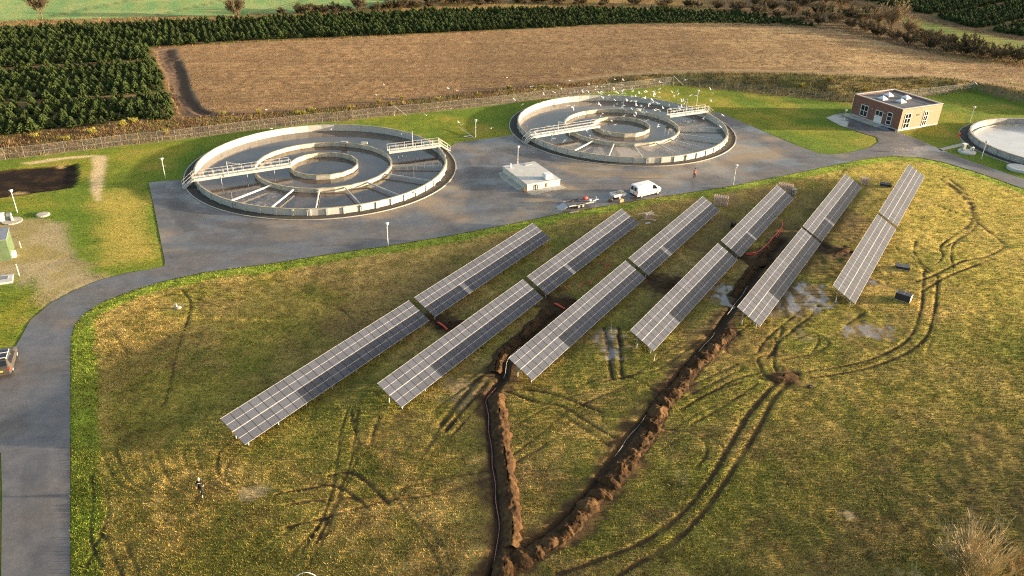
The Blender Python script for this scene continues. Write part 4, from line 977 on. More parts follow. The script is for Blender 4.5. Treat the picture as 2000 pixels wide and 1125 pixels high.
# ------------------------------------------------------------------ low white concrete block
wb = empty('concrete_chamber', (1.95, 115.6, 0), R_(26.6), 'low white concrete chamber with flat roof between the two tanks', 'chamber')
WX, WY, WH = 5.9, 9.0, 1.0
g = G()
for k in range(6): G().box((WX * (k + .5) / 6, .06, WH / 2 - .06), (WX / 6 - .02, .12, WH + .1)).build('wall_panel', MT['concrete_pale'], wb)
for k in range(9):
    for xx in (.06, WX - .06): G().box((xx, .13 + (WY - .26) * (k + .5) / 9, WH / 2 - .06), (.12, (WY - .26) / 9 - .02, WH + .1)).build('wall_panel', MT['concrete_pale'], wb)
for k in range(6): G().box((WX * (k + .5) / 6, WY - .06, WH / 2 - .06), (WX / 6 - .02, .12, WH + .1)).build('wall_panel', MT['concrete_pale'], wb)
for a, b in ((0, 3.55), (3.6, 9.0)):
    r = G().box((WX / 2, (a + b) / 2, WH + .05), (WX + .12, b - a + (.06 if b > 8 else 0), .1)).build('roof_slab', MT['concrete_pale'], wb)
G().box((4.15, 1.15, WH + .55), (1.15, 1.15, .88)).build('roof_cabinet', MT['white_paint'], wb)
G().box((4.15, 1.15, WH + .115), (1.3, 1.3, .03)).build('cabinet_base', MT['grey_metal'], wb)
G().tube((.9, 7.9, WH + .1), (.9, 7.9, WH + .75), .14, 10).build('vent_pipe', MT['white_paint'], wb)
G().box((4.2, 8.2, WH + .14), (1.2, .9, .08)).build('roof_hatch', MT['alu'], wb); G().box((3.9, .35, WH + .13), (.5, .4, .06)).build('roof_hatch', MT['grey_metal'], wb)
g = G(); g.path([(1.45, -.12, .0), (1.45, -.12, .75), (1.6, -.12, .88), (1.75, -.12, .75), (1.75, -.12, 0)], .06, 6); g.build('bent_pipe', MT['dark'], wb)
G().box((3.4, -.03, .5), (.25, .06, .6)).build('rust_plate', mat('rust_plate', (.25, .15, .07), .9), wb)
g = G(); g.prism([(.0, -2.0), (6.4, -1.2), (6.2, -.01), (-.3, -.01)], -.03, .045); tag(g.build('concrete_pad', MT['kerb'], None, (1.95, 115.6, 0), R_(26.6)), kind='structure')
g = G(); g.prism([(-1.3, 1.0), (-.02, -.3), (-.02, 9.2), (-.9, 8.8), (-1.5, 6)], -.03, .042); tag(g.build('concrete_pad', MT['concrete'], None, (1.95, 115.6, 0), R_(26.6)), kind='structure')
cl = empty('pipe_cluster', (1.95, 115.6, 0), R_(26.6), 'rusty pipes and yellow valve at the near corner of the white chamber', 'pipes')
G().tube((-.35, .3, .0), (-.35, .3, .7), .1, 8).build('valve', MT['plate_yellow'], cl)
for k in range(3): G().tube((-.2 - .22 * k, -.15, 0), (-.2 - .22 * k, -.15, .45 + .12 * k), .06, 7).build('pipe', MT['soil'], cl)

# ------------------------------------------------------------------ lamp posts
def lamp(px, py, h, label):
    p = gnd(px, py); t = empty('lamp_post', p, random.random() * 6, label, 'lamp post', 'white path lamps on slender poles')
    G().tube((0, 0, -.2), (0, 0, h - .4), .055, 7, .04).build('pole', MT['white_paint'], t)
    G().lathe([(.05, h - .42), (.09, h - .36), (.27, h - .06), (.29, h), (.16, h + .05)], 14).build('lamp_head', MT['white_paint'], t, smooth=True)
    G().box((.07, 0, .5), (.05, .09, .3)).build('service_door', MT['galv'], t)
for px, py, h, l in [(34, 415, 3.4, 'white lamp post beside the dark soil bed at the left edge'), (323, 348, 3.3, 'white lamp post on the lawn left of the nearer tank'), (758, 480, 3.3, 'white lamp post on the grass verge below the nearer tank'),
    (929, 269, 3.4, 'white lamp post on the lawn between the two tanks'), (1011, 322, 3.3, 'white lamp post behind the low white chamber'), (1432, 361, 3.4, 'white lamp post on the verge near the person in orange'),
    (1360, 207, 3.4, 'white lamp post behind the walkway of the farther tank'), (1646, 246, 3.3, 'white lamp post in front of the brick building'), (1894, 240, 3.4, 'white lamp post on the lawn behind the settling tank'),
    (1916, 311, 3.4, 'white lamp post on the grass in front of the settling tank'), (1997, 333, 3.4, 'white lamp post above the round slab at the right edge')]:
    lamp(px, py, h, l)

# ------------------------------------------------------------------ chain-link fence
def fence(PTS, label):
    P = [gnd(*p) for p in PTS]; t = empty('chain_link_fence', P[0], 0, label, 'fence'); o = P[0]
    pm = G().tube((0, 0, -.3), (0, 0, 2.15), .033, 6).mesh('post', MT['fence_post'])
    wires = G()
    for i, p in enumerate(P):
        link('post', pm, t, p - o)
        if i + 1 < len(P):
            q = P[i + 1]; d = q - p; L = math.hypot(d.x, d.y)
            me = bpy.data.meshes.new('wire_mesh'); me.from_pydata([(0, .05, 0), (L, .05 + d.z, 0), (L, 2.0 + d.z, 0), (0, 2.0, 0)], [], [(0, 1, 2, 3)]); me.materials.append(MT['chain'])
            m = link('wire_mesh', me, t, p - o); m.rotation_euler = (math.pi / 2, 0, math.atan2(d.y, d.x))
            for z in (2.02, 1.0): wires.tube(p - o + Vector((0, 0, z)), q - o + Vector((0, 0, z)), .012, 4)
    wires.build('tension_wire', MT['galv'], t); return t
fence(FENCE_A, 'long chain-link fence behind both aeration tanks'); fence(FENCE_B, 'chain-link fence below the embankment behind the brick building'); fence(FENCE_C, 'chain-link fence running to the right edge behind the settling tank')
for a, b, lab in [((770, 226), -1, 'braced corner stay of the fence behind the nearer tank'), ((1314.6, 167), 1, 'braced corner stay of the fence at the embankment end'), ((1899, 178.4), 1, 'braced corner stay of the fence at its far right bend')]:
    p = gnd(*a); g = G()
    for s in (-1, 1): g.tube((s * 2.6, -.06, 0), (0, -.06, 2.1), .04, 6)
    g.tube((0, -.06, -.1), (0, -.06, 2.2), .05, 6)
    tag(g.build('fence_stay', MT['galv'], None, p), lab, 'fence stay')
p = gnd(926, 270); g = G(); q = gnd(898, 252)
g.tube((0, 0, .1), (q.x - p.x, q.y - p.y, .35), .05, 6); g.tube((0, 0, .1), (-2.1, .3, .12), .05, 6); g.tube((-2.1, .3, .12), (-.8, .9, .2), .04, 6); g.tube((0, .0, .1), (-.9, 1.2, .2), .04, 6)
tag(g.build('tripod_stand', MT['galv'], None, p), 'grey folded tripod stand lying on the grass beside the lamp between tanks', 'tripod')

# ------------------------------------------------------------------ vehicles
def wheel(parent, p, r=.33, w_=.22, name='wheel'):
    g = G(); prof = [(r * .55, -w_ / 2), (r * .92, -w_ / 2), (r, -w_ / 3), (r, w_ / 3), (r * .92, w_ / 2), (r * .55, w_ / 2)]
    g.lathe(prof, 18); o = g.build(name, MT['rubber'], parent, p); o.rotation_euler[0] = math.pi / 2
    q = G().lathe([(r * .1, -w_ / 2 - .012), (r * .58, -w_ / 2 - .005), (r * .58, w_ / 2 + .005), (r * .1, w_ / 2 + .012)], 14).build('rim', MT['galv'], o)
    return o
def body_ring(x, hw, zb, zw, zr, rw, cr=.12):
    """cross section: hw half width at belt, rw half width of the roof, zb sill, zw belt, zr roof"""
    p = [(-hw + .06, zb), (hw - .06, zb), (hw, zb + .12), (hw, zw), (rw + .04, zr - cr), (rw - cr, zr), (-rw + cr, zr), (-rw - .04, zr - cr), (-hw, zw), (-hw, zb + .12)]
    return [(x, a, b) for a, b in p]
va = math.atan2(115.99 - 113.99, 23.29 - 20.21)
van = empty('van', (20.9 - math.sin(va) * .75 - .0, 114.9 + math.cos(va) * .8 - .1, .03), va, 'white panel van with dark rear windows parked on the road edge', 'van')
R0 = [body_ring(-2.45, .90, .45, 1.05, 1.86, .74), body_ring(-2.38, .95, .32, 1.05, 1.95, .80), body_ring(-1.2, .97, .28, 1.05, 1.98, .82), body_ring(.6, .97, .28, 1.05, 1.97, .82), body_ring(1.05, .97, .28, 1.05, 1.90, .80),
      body_ring(1.75, .96, .28, 1.05, 1.30, .80, .06), body_ring(2.25, .92, .30, .92, 1.08, .74, .06), body_ring(2.5, .80, .34, .75, .90, .62, .05), body_ring(2.56, .68, .40, .62, .74, .52, .04)]
G().loft(R0).build('body', MT['car_white'], van, bevel=0)
def quad(g, a, b, c, d): return g.add([a, b, c, d], [(0, 1, 2, 3)])
g = G(); quad(g, (1.09, -.70, 1.87), (1.09, .70, 1.87), (1.74, .72, 1.33), (1.74, -.72, 1.33)); ws = g.build('windscreen', MT['car_glass'], van); ws.location = (.02, 0, .025)
for s in (-1, 1):
    g = G(); pts = [(.55, 1.12), (1.55, 1.12), (1.10, 1.70), (.60, 1.74)]
    yv = lambda z: s * (.97 - (z - 1.05) / .9 * .13 + .012)
    g.add([(a, yv(b), b) for a, b in pts], [(0, 1, 2, 3)]); g.build('side_window', MT['car_glass'], van)
    g = G(); g.add([(-2.474, s * .10, 1.15), (-2.474, s * .68, 1.15), (-2.458, s * .62, 1.72), (-2.458, s * .10, 1.72)], [(0, 1, 2, 3)]); g.build('rear_window', MT['car_glass'], van)
    G().box((-2.43, s * .90, 1.0), (.10, .12, .62)).build('tail_light', MT['tail_red'], van)
    G().box((2.36, s * .70, .86), (.26, .24, .14)).build('headlight', MT['skylight'], van)
    G().box((1.30, s * 1.07, 1.18), (.12, .2, .22)).build('mirror', MT['dark'], van)
    G().box((-.2, s * .982, .52), (3.0, .03, .14)).build('side_moulding', MT['grey_metal'], van)
    G().box((.25, s * .985, 1.02), (.18, .03, .05)).build('door_handle', MT['dark'], van)
    for xx in (-1.55, 1.75): wheel(van, (xx, s * .86, .33), .34, .24)
G().box((-2.46, 0, 1.1), (.03, .03, 1.5)).build('door_seam', MT['dark'], van)
G().box((-2.47, 0, .42), (.14, 1.7, .2)).build('rear_bumper', MT['dark'], van); G().box((2.56, 0, .42), (.14, 1.3, .22)).build('front_bumper', MT['dark'], van)
G().box((-2.48, -.25, .95), (.02, .5, .11)).build('number_plate', MT['white_paint'], van)

ta = math.atan2(111.33 - 108.36, 12.37 - 6.7)
tr = empty('flatbed_trailer', (9.6, 110.0, .03), ta, 'flat grey machine trailer with lowered ramp at the road edge', 'trailer')
G().box((0, 0, .62), (4.2, 1.75, .07)).build('bed', MT['membrane'], tr)
g = G()
for s in (-1, 1): g.box((.1, s * .9, .62), (4.4, .06, .16))
g.box((2.2, 0, .62), (.06, 1.86, .16)); g.build('frame', MT['galv'], tr)
g = G(); g.tube((2.2, .6, .6), (3.4, 0, .55), .05, 6); g.tube((2.2, -.6, .6), (3.4, 0, .55), .05, 6); g.tube((3.2, 0, .5), (3.7, 0, .5), .06, 6); g.build('drawbar', MT['galv'], tr)
G().tube((3.15, 0, .05), (3.15, 0, 1.05), .05, 8).build('jockey_leg', MT['galv'], tr)
G().box((-2.75, 0, .32), (1.35, 1.6, .05), mtx=Matrix.Rotation(-.42, 3, 'Y')).build('ramp', MT['alu'], tr)
for s in (-1, 1):
    for xx in (-.35, .38): wheel(tr, (xx, s * .80, .30), .30, .20)
    G().box((0, s * .93, .68), (1.6, .18, .05)).build('mudguard', MT['dark'], tr)
def lump(g, c, d, seed, n=7, m=5, amp=.22):
    rr = random.Random(seed); vs = []; fs = []
    for i in range(m + 1):
        for k in range(n):
            ph = math.pi * i / m; th_ = 2 * math.pi * k / n; q = 1 + rr.uniform(-amp, amp)
            vs.append((c[0] + d[0] / 2 * math.sin(ph) * math.cos(th_) * q, c[1] + d[1] / 2 * math.sin(ph) * math.sin(th_) * q, c[2] + d[2] / 2 * math.cos(ph) * q))
    for i in range(m):
        for k in range(n): fs.append((i * n + k, i * n + (k + 1) % n, (i + 1) * n + (k + 1) % n, (i + 1) * n + k))
    return g.add(vs, fs)
M_t = Matrix.Translation((9.6, 110.0, .03)) @ Matrix.Rotation(ta, 4, 'Z')
def on_trailer(p): return (M_t @ Vector(p))
tag(lump(G(), (0, 0, .22), (.95, .6, .42), 5, 10, 7, .1).build('bundle', MT['red_pipe'], None, on_trailer((1.5, .45, .66)), ta, smooth=True), 'red tarpaulin bundle lying on the flatbed trailer', 'bundle')
tag(lump(G(), (0, 0, .18), (.6, .5, .36), 8, 10, 7, .08).build('sack', MT['white_paint'], None, on_trailer((1.7, -.55, .66)), ta, smooth=True), 'white sack at the front of the flatbed trailer', 'sack')
g = G(); g.path([(-.9, .1, .05), (-.3, .2, .12), (.3, .12, .06), (.9, .2, .08)], .05, 6); g.path([(-.9, -.1, .05), (-.2, -.02, .1), (.5, -.1, .06)], .05, 6)
tag(g.build('chain_pile', MT['dark'], None, on_trailer((-.2, .35, .66)), ta), 'dark chains and straps on the flatbed trailer deck', 'straps')

# small white box trailer loaded with pale blocks and boards
c = at(1207, 389); st = empty('box_trailer', (c.x, c.y + .5, .03), ta, 'small low white box trailer between flatbed trailer and van', 'trailer')
G().box((0, 0, .46), (2.1, 1.35, .08)).build('bed', MT['grey_metal'], st)
for s in (-1, 1): G().box((0, s * .66, .66), (2.1, .05, .36)).build('side_panel', MT['car_white'], st); wheel(st, (-.1, s * .62, .26), .26, .18)
for s in (-1, 1): G().box((s * 1.07, 0, .66), (.05, 1.37, .36)).build('end_panel', MT['car_white'], st)
G().tube((1.05, 0, .42), (2.0, 0, .42), .05, 6).build('drawbar', MT['galv'], st)
for k, (dx, dz, sx_, sy_, sz_) in enumerate([(.45, .66, .8, .9, .35), (-.5, .6, .7, .8, .22), (.5, .98, .6, .7, .22)]):
    v = Matrix.Rotation(ta, 3, 'Z') @ Vector((dx, 0, 0)); tag(G().box((0, 0, 0), (sx_, sy_, sz_)).build('carton', MT['pale_wood'], None, (c.x + v.x, c.y + .5 + v.y, .03 + dz + .02), ta + .2 * k, bevel=.015), ['pale carton at the front of the white box trailer', 'flat carton at the back of the white box trailer', 'pale carton on top of another on the white box trailer'][k], 'carton')
p = at(1213, 396); tag(G().box((0, 0, .25), (.7, .45, .5)).build('wooden_crate', MT['wood'], None, (p.x, p.y + .2, .03), ta, bevel=.01), 'brown wooden crate standing in front of the white box trailer', 'crate')
p = at(1192, 394); tag(lump(G(), (0, 0, .16), (.9, .5, .34), 11, 9, 6, .15).build('bag', MT['soil'], None, (p.x, p.y + .2, .03), ta, smooth=True), 'brown bag on the road beside the white box trailer', 'bag')
p = at(1122, 415); tag(G().box((0, 0, .04), (1.6, .3, .08)).build('plank', MT['pale_wood'], None, (p.x, p.y, .03), ta), 'pale plank lying under the flatbed trailer side', 'plank')

# estate car at the left edge, rear towards the camera
ca = R_(112)
car = empty('estate_car', (-50.6, 64.7, .03), ca, 'beige estate car seen from behind, cut by the left edge', 'car')
R1 = [body_ring(-2.3, .80, .42, .78, .95, .70, .06), body_ring(-2.22, .90, .30, .80, 1.00, .78, .06), body_ring(-2.05, .92, .28, .86, 1.06, .76, .06), body_ring(-1.55, .93, .26, .88, 1.46, .66, .08), body_ring(-.2, .93, .26, .88, 1.52, .66, .08), body_ring(.5, .93, .26, .88, 1.46, .66, .08), body_ring(1.25, .93, .28, .86, 1.0, .78, .05), body_ring(2.0, .88, .30, .76, .88, .74, .05), body_ring(2.3, .72, .36, .62, .72, .6, .05)]
G().loft(R1).build('body', MT['tan_paint'], car)
g = G(); quad(g, (-2.02, -.66, 1.10), (-2.02, .66, 1.10), (-1.58, .58, 1.44), (-1.58, -.58, 1.44)); o = g.build('rear_window', MT['car_glass'], car); o.location = (-.02, 0, .02)
g = G(); quad(g, (1.22, -.68, 1.04), (1.22, .68, 1.04), (.54, .58, 1.45), (.54, -.58, 1.45)); o = g.build('windscreen', MT['car_glass'], car); o.location = (.02, 0, .02)
G().box((-.5, 0, 1.535), (1.7, 1.0, .02)).build('roof_glass', MT['car_glass'], car)
for s in (-1, 1):
    g = G(); g.add([(-1.5, s * .915, .95), (.95, s * .915, .95), (.5, s * .72, 1.38), (-1.4, s * .72, 1.38)], [(0, 1, 2, 3)]); g.build('side_window', MT['car_glass'], car)
    G().box((-.5, s * .60, 1.58), (1.9, .05, .05)).build('roof_rail', MT['white_paint'], car)
    G().box((-2.2, s * .80, .88), (.2, .2, .2)).build('tail_light', MT['tail_red'], car)
    for xx in (-1.4, 1.4): wheel(car, (xx, s * .80, .32), .32, .22)
for xx in (-1.2, -.2): G().box((xx, 0, 1.60), (.06, 1.25, .04)).build('roof_bar', MT['white_paint'], car)
G().box((-2.32, 0, .42), (.12, 1.6, .18)).build('rear_bumper', MT['tan_paint'], car); G().box((-2.34, 0, .72), (.03, .52, .12)).build('number_plate', MT['plate_yellow'], car)

# ------------------------------------------------------------------ people
def person(loc, rz, pose, cloth, trousers, hair_m, shoe_m, label, vest=False):
    """one continuous skinned body; pose gives the joints (metres, facing -y)"""
    J = {'pelvis': (0, 0, .98), 'waist': (0, .01, 1.10), 'chest': (0, .02, 1.32), 'neck': (0, .01, 1.50), 'headb': (0, -.01, 1.58), 'head': (0, -.02, 1.68), 'crown': (0, -.01, 1.77),
         'shl': (.19, .02, 1.43), 'shr': (-.19, .02, 1.43), 'hpl': (.10, 0, .93), 'hpr': (-.10, 0, .93)}
    J.update(pose)
    Rr = {'pelvis': .145, 'waist': .135, 'chest': .155, 'neck': .06, 'headb': .075, 'head': .098, 'crown': .06, 'shl': .075, 'shr': .075, 'ell': .052, 'elr': .052, 'wrl': .036, 'wrr': .036, 'hdl': .042, 'hdr': .042,
          'hpl': .105, 'hpr': .105, 'knl': .072, 'knr': .072, 'anl': .05, 'anr': .05, 'tol': .045, 'tor': .045}
    E = [('pelvis', 'waist'), ('waist', 'chest'), ('chest', 'neck'), ('neck', 'headb'), ('headb', 'head'), ('head', 'crown')]
    for s in 'lr': E += [('chest', 'sh' + s), ('sh' + s, 'el' + s), ('el' + s, 'wr' + s), ('wr' + s, 'hd' + s), ('pelvis', 'hp' + s), ('hp' + s, 'kn' + s), ('kn' + s, 'an' + s), ('an' + s, 'to' + s)]
    names = list(J)
    for s in 'lr':
        w0 = Vector(J['wr' + s]); h0 = Vector(J['hd' + s]); d = (h0 - w0).normalized(); side = d.cross(Vector((0, 1, .2))).normalized(); cur = d.cross(side).normalized()
        for k, ln in enumerate((.055, .075, .082, .075, .06)):
            a = h0 + side * (.032 - .016 * k) if k else w0.lerp(h0, .55) + side * .035
            b = a + d * ln * .55 + (side * .035 if k == 0 else cur * .012); e = b + d * ln * .5 + cur * .028
            for nm, q in (('f%s%d0' % (s, k), b), ('f%s%d1' % (s, k), e)): J[nm] = tuple(q); Rr[nm] = .0095
            E += [('hd' + s if k else 'wr' + s, 'f%s%d0' % (s, k)), ('f%s%d0' % (s, k), 'f%s%d1' % (s, k))]
    names = list(J); idx = {n: i for i, n in enumerate(names)}
    me = bpy.data.meshes.new('body'); me.from_pydata([J[n] for n in names], [(idx[a], idx[b]) for a, b in E], [])
    ob = bpy.data.objects.new('tmp', me); COL.objects.link(ob)
    sk = ob.modifiers.new('s', 'SKIN'); sk.use_smooth_shade = True
    for n in names:
        v = me.skin_vertices[0].data[idx[n]]; v.radius = (Rr[n], Rr[n] * (.8 if n in ('pelvis', 'waist', 'chest') else 1)); v.use_root = (n == 'pelvis')
    sb = ob.modifiers.new('d', 'SUBSURF'); sb.levels = 1; sb.render_levels = 1
    dg = bpy.context.evaluated_depsgraph_get(); bm_ = bpy.data.meshes.new_from_object(ob.evaluated_get(dg)); bpy.data.objects.remove(ob)
    bm_.materials.clear()
    for m in (cloth, trousers, MT['skin'], shoe_m): bm_.materials.append(m)
    hd = [Vector(J['hd' + s]) for s in 'lr']; an = [Vector(J['an' + s]) for s in 'lr']; to = [Vector(J['to' + s]) for s in 'lr']; wr = [Vector(J['wr' + s]) for s in 'lr']
    for f in bm_.polygons:
        c = f.center; mi = 0
        if c.z > 1.525: mi = 2
        elif min((c - h).length for h in hd) < .1 or min((c - h).length for h in wr) < .03: mi = 2
        elif min(min((c - a).length, (c - b).length) for a, b in zip(an, to)) < .095: mi = 3
        elif c.z < 1.0 and abs(c.x) < .22 + 0 * c.z and not any((c - Vector(J[n])).length < .13 for n in ('ell', 'elr', 'wrl', 'wrr')): mi = 1
        f.material_index = mi
    t = empty('person', loc, rz, label, 'person')
    link('body', bm_, t)
    hc = Vector(J['head']); g = G(); vs = []
    g2 = G(); lump(g2, (hc.x, hc.y + .02, hc.z + .03), (.225, .245, .25), 3, 12, 8, .03); vv = [v for v in g2.v]
    # keep the hair off the face
    g2.v = [(v[0], max(v[1], hc.y - .055) if v[2] < hc.z + .06 else v[1], v[2] if v[2] > hc.z - .05 else hc.z - .05) for v in vv]
    g2.build('hair', hair_m, t, smooth=True)
    g = G(); g.add([(hc.x - .016, hc.y - .095, hc.z - .02), (hc.x + .016, hc.y - .095, hc.z - .02), (hc.x, hc.y - .125, hc.z - .025), (hc.x, hc.y - .095, hc.z + .03)], [(0, 1, 2), (1, 3, 2), (3, 0, 2), (0, 3, 1)]); g.build('nose', MT['skin'], t)
    for s in (-1, 1):
        G().lathe([(.002, -.012), (.012, 0), (.002, .012)], 8, (hc.x + s * .034, hc.y - .092, hc.z + .012)).build('eye', MT['dark'], t)
        G().box((hc.x + s * .1, hc.y + .01, hc.z), (.02, .045, .06)).build('ear', MT['skin'], t)
    G().box((hc.x, hc.y - .094, hc.z - .055), (.045, .012, .01)).build('mouth', MT['tail_red'], t)
    return t, J
walk = {'ell': (.27, .16, 1.20), 'wrl': (.25, .05, .99), 'hdl': (.24, .0, .93), 'elr': (-.27, -.02, 1.17), 'wrr': (-.22, -.20, 1.05), 'hdr': (-.20, -.26, 1.03),
        'knl': (.10, -.24, .55), 'anl': (.10, -.30, .12), 'tol': (.11, -.44, .05), 'knr': (-.10, .08, .52), 'anr': (-.10, .36, .17), 'tor': (-.11, .27, .05)}
p1, _ = person(at(391, 973) + Vector((0, .35, 0)), R_(14), walk, MT['black_cloth'], MT['black_cloth'], MT['pale_hair'], MT['shoe'], 'person in black clothing with light hair and pale shoes walking on the grass')
G().box((0, -.135, 1.36), (.2, .012, .05)).build('chest_print', MT['white_paint'], p1)
stand = {'ell': (.25, .04, 1.18), 'wrl': (.24, -.06, .95), 'hdl': (.23, -.08, .87), 'elr': (-.25, .05, 1.18), 'wrr': (-.24, -.05, .95), 'hdr': (-.23, -.08, .87),
         'knl': (.11, -.06, .52), 'anl': (.11, .03, .10), 'tol': (.12, -.12, .05), 'knr': (-.10, -.10, .52), 'anr': (-.10, -.16, .10), 'tor': (-.11, -.31, .05)}
p2, J2 = person(at(1356, 350) + Vector((0, .1, .03)), R_(-25), stand, MT['orange'], MT['navy_cloth'], MT['brown_hair'], MT['dark'], 'person in an orange jacket walking on the wet road')
for z in (1.14, 1.28):
    G().lathe([(.165, z), (.165, z + .045)], 16).build('reflective_band', MT['white_paint'], p2)

# ------------------------------------------------------------------ materials left on the meadow
def module_stack(px, py, n, rz, label):
    p = at(px, py); t = empty('module_pallet', p, rz, label, 'pallet', 'pallets of stacked solar modules')
    pal = G()
    for k in range(3): pal.box((0, -.4 + .4 * k, .05), (1.72, .1, .1))
    for k in range(6): pal.box((-.78 + .312 * k, 0, .115), (.2, 1.0, .025))
    pal.build('pallet_base', MT['pale_wood'], t)
    me = G(); me.m = 0; me.box((0, 0, 0), (1.70, 1.03, .034)); me.m = 1; me.box((0, 0, .0185), (1.66, .99, .003)); me.m = 2; me.box((0, 0, .021), (.03, .99, .004))
    mm = me.mesh('stacked_module', [MT['frame_black'], MT['cell'], MT['cell_gap']])
    for k in range(n): link('stacked_module', mm, t, (random.uniform(-.008, .008), random.uniform(-.008, .008), .147 + .0375 * k))
    if n > 12:
        for s in (-1, 1): G().box((s * .86, 0, .13 + .0375 * n / 2), (.02, .9, .0375 * n)).build('end_board', MT['pale_wood'], t)
module_stack(1763, 586, 22, R_(-38), 'tall stack of dark solar modules on the grass right of the last row')
module_stack(1762, 525, 9, R_(-20), 'low stack of dark solar modules on a pallet right of the last row')
module_stack(1729, 364, 10, R_(-20), 'low stack of dark solar modules between the fifth and sixth rows')
def pallets(px, py, n, rz, label, tilt=0, mt='pale_wood', size=(1.2, .9), wide=None):
    p = at(px, py); t = empty('pallet_stack', p, rz, label, 'pallet stack', 'empty wooden pallets left on the meadow')
    g = G(); L, W = size
    for k in range(7): g.box((-L / 2 + .06 + (L - .12) * k / 6, 0, .125), (.12, W, .022))
    for yy in (-W / 2 + .05, 0, W / 2 - .05):
        g.box((0, yy, .10), (L, .09, .024)); g.box((0, yy, .012), (L, .09, .022))
        for xx in (-L / 2 + .07, 0, L / 2 - .07): g.box((xx, yy, .055), (.12, .09, .065))
    me = g.mesh('pallet', MT[mt])
    for k in range(n):
        o = link('pallet', me, t, (random.uniform(-.06, .06), random.uniform(-.05, .05), .142 * k)); o.rotation_euler[2] = random.uniform(-.09, .09)
    return t
pallets(1407, 400, 10, R_(-16), 'neat stack of pale pallets beside the far end of the third row', size=(2.1, 1.05), mt='carton')
pallets(1533, 376, 10, R_(-22), 'long stack of pallets half behind the far end of the fourth row', size=(2.2, 1.05), mt='carton')
pallets(1549, 380, 7, R_(60), 'grey weathered stack of pallets next to the far end of the fourth row', mt='concrete', size=(1.1, .8))
pallets(1687, 360, 8, R_(-8), 'squarish stack of pale pallets beside the far end of the fifth row', size=(1.2, .95), mt='carton')
pallets(1266, 427, 6, R_(20), 'untidy heap of pale pallets beside the far end of the second row', mt='carton')
p = at(1266, 427)
for k, (dx, dy, z, rz, l) in enumerate([(-.7, .2, .74, .3, 2.6), (.3, -.1, .80, -.5, 2.2), (.1, .3, .86, .9, 1.8), (-.2, -.6, .06, .1, 2.3), (.6, -.3, .05, -.7, 1.9)]):
    tag(G().box((0, 0, 0), (l, .16, .05)).build('loose_board', MT['carton'], None, p + Vector((dx * .5, dy, z)), rz), 'pale loose board on or around the untidy pallet heap', 'board', 'loose boards at the untidy pallet heap')
p = at(1265, 437); tag(G().box((0, 0, .08), (.8, .25, .1)).build('offcut', MT['white_paint'], None, p, .3), 'small white offcut on the mud in front of the pallet heap', 'offcut')
p = at(1430, 440)
b = empty('cable_reel', at(1431, 444), R_(57), 'black cable reel on the ground beside the fourth row', 'reel')
for s in (-1, 1): o = G().lathe([(.05, -.03), (.38, -.03), (.38, .03), (.05, .03)], 16).build('flange', MT['dark'], b, (0, s * .22, .38)); o.rotation_euler[0] = math.pi / 2
o = G().lathe([(.05, -.2), (.24, -.2), (.24, .2), (.05, .2)], 14).build('cable', MT['dark'], b, (0, 0, .38)); o.rotation_euler[0] = math.pi / 2

# red conduit
def hose(pts, r, label, z=.09, nm='red_conduit', m='red_pipe', n=7):
    P = smooth_line([xy(*p) for p in pts], .25); Z = z + .05 * np.sin(np.arange(len(P)) * .5)
    g = G().path([(a, b_, c_) for (a, b_), c_ in zip(P, Z)], r, n); return tag(g.build(nm, MT[m], None, smooth=True), label, 'conduit')
hose([(1455, 497), (1470, 497), (1484, 491), (1497, 480), (1513, 462), (1526, 447), (1528, 436)], .075, 'long thick red conduit curving across the soil beside the fourth row', .16)
hose([(1458, 499.5), (1474, 499), (1488, 492), (1501, 481), (1516, 464), (1529, 448)], .05, 'thinner red conduit lying along the long thick one', .12)
hose([(855, 634), (864, 640), (874, 648)], .10, 'short straight red conduit in the soil between first and second rows', .3)
hose([(1083, 597), (1092, 602), (1103, 608)], .10, 'short red conduit in the soil between second and third rows', .3)
hose([(1131, 572), (1133, 560), (1141, 553), (1153, 556), (1157, 548), (1168, 541), (1181, 533), (1190, 522), (1193, 517), (1184, 520), (1180, 528)], .035, 'thin red hose snaking over the grass beside the third row')
hose([(1172, 512), (1178, 503), (1190, 501), (1198, 507), (1192, 516), (1180, 518), (1172, 512)], .02, 'thin red hose loop above the snaking red hose')
hose([(1103, 563), (1106, 559), (1110, 562), (1106, 567), (1103, 563)], .025, 'tiny red hose loop near the second row')
# white pipes in the open trenches
def trench_pipe(P, i0, i1, z, label, r=.055, m='alu'):
    Q = P[int(i0 * len(P)):int(i1 * len(P))]; rr = random.Random(i0); g = G().path([(a + .06 * math.sin(k * .9), b_, z + .05 * math.sin(k * .7)) for k, (a, b_) in enumerate(Q)], r, 6)
    tag(g.build('trench_conduit', MT[m], None, smooth=True), label, 'conduit')
pink = MT['pink'] = mat('pink', (.42, .16, .13), .6, 0, .4, .15, 2)
trench_pipe(TR_A, .02, .62, -.16, 'long pinkish conduit along the open trench at the bottom centre', .035, 'pink')
trench_pipe(TR_A, .64, .80, .02, 'pale conduit surfacing at the trench beside the third row', .03, 'kerb')
trench_pipe(TR_B, .24, .34, .0, 'pale conduit piece in the diagonal trench near the bottom', .018, 'kerb')
trench_pipe(TR_B, .50, .60, .0, 'pale conduit piece in the diagonal trench below the fourth row', .02, 'kerb')
trench_pipe(TR_B, .66, .78, .02, 'pale conduit piece in the diagonal trench between fourth and fifth rows', .025)

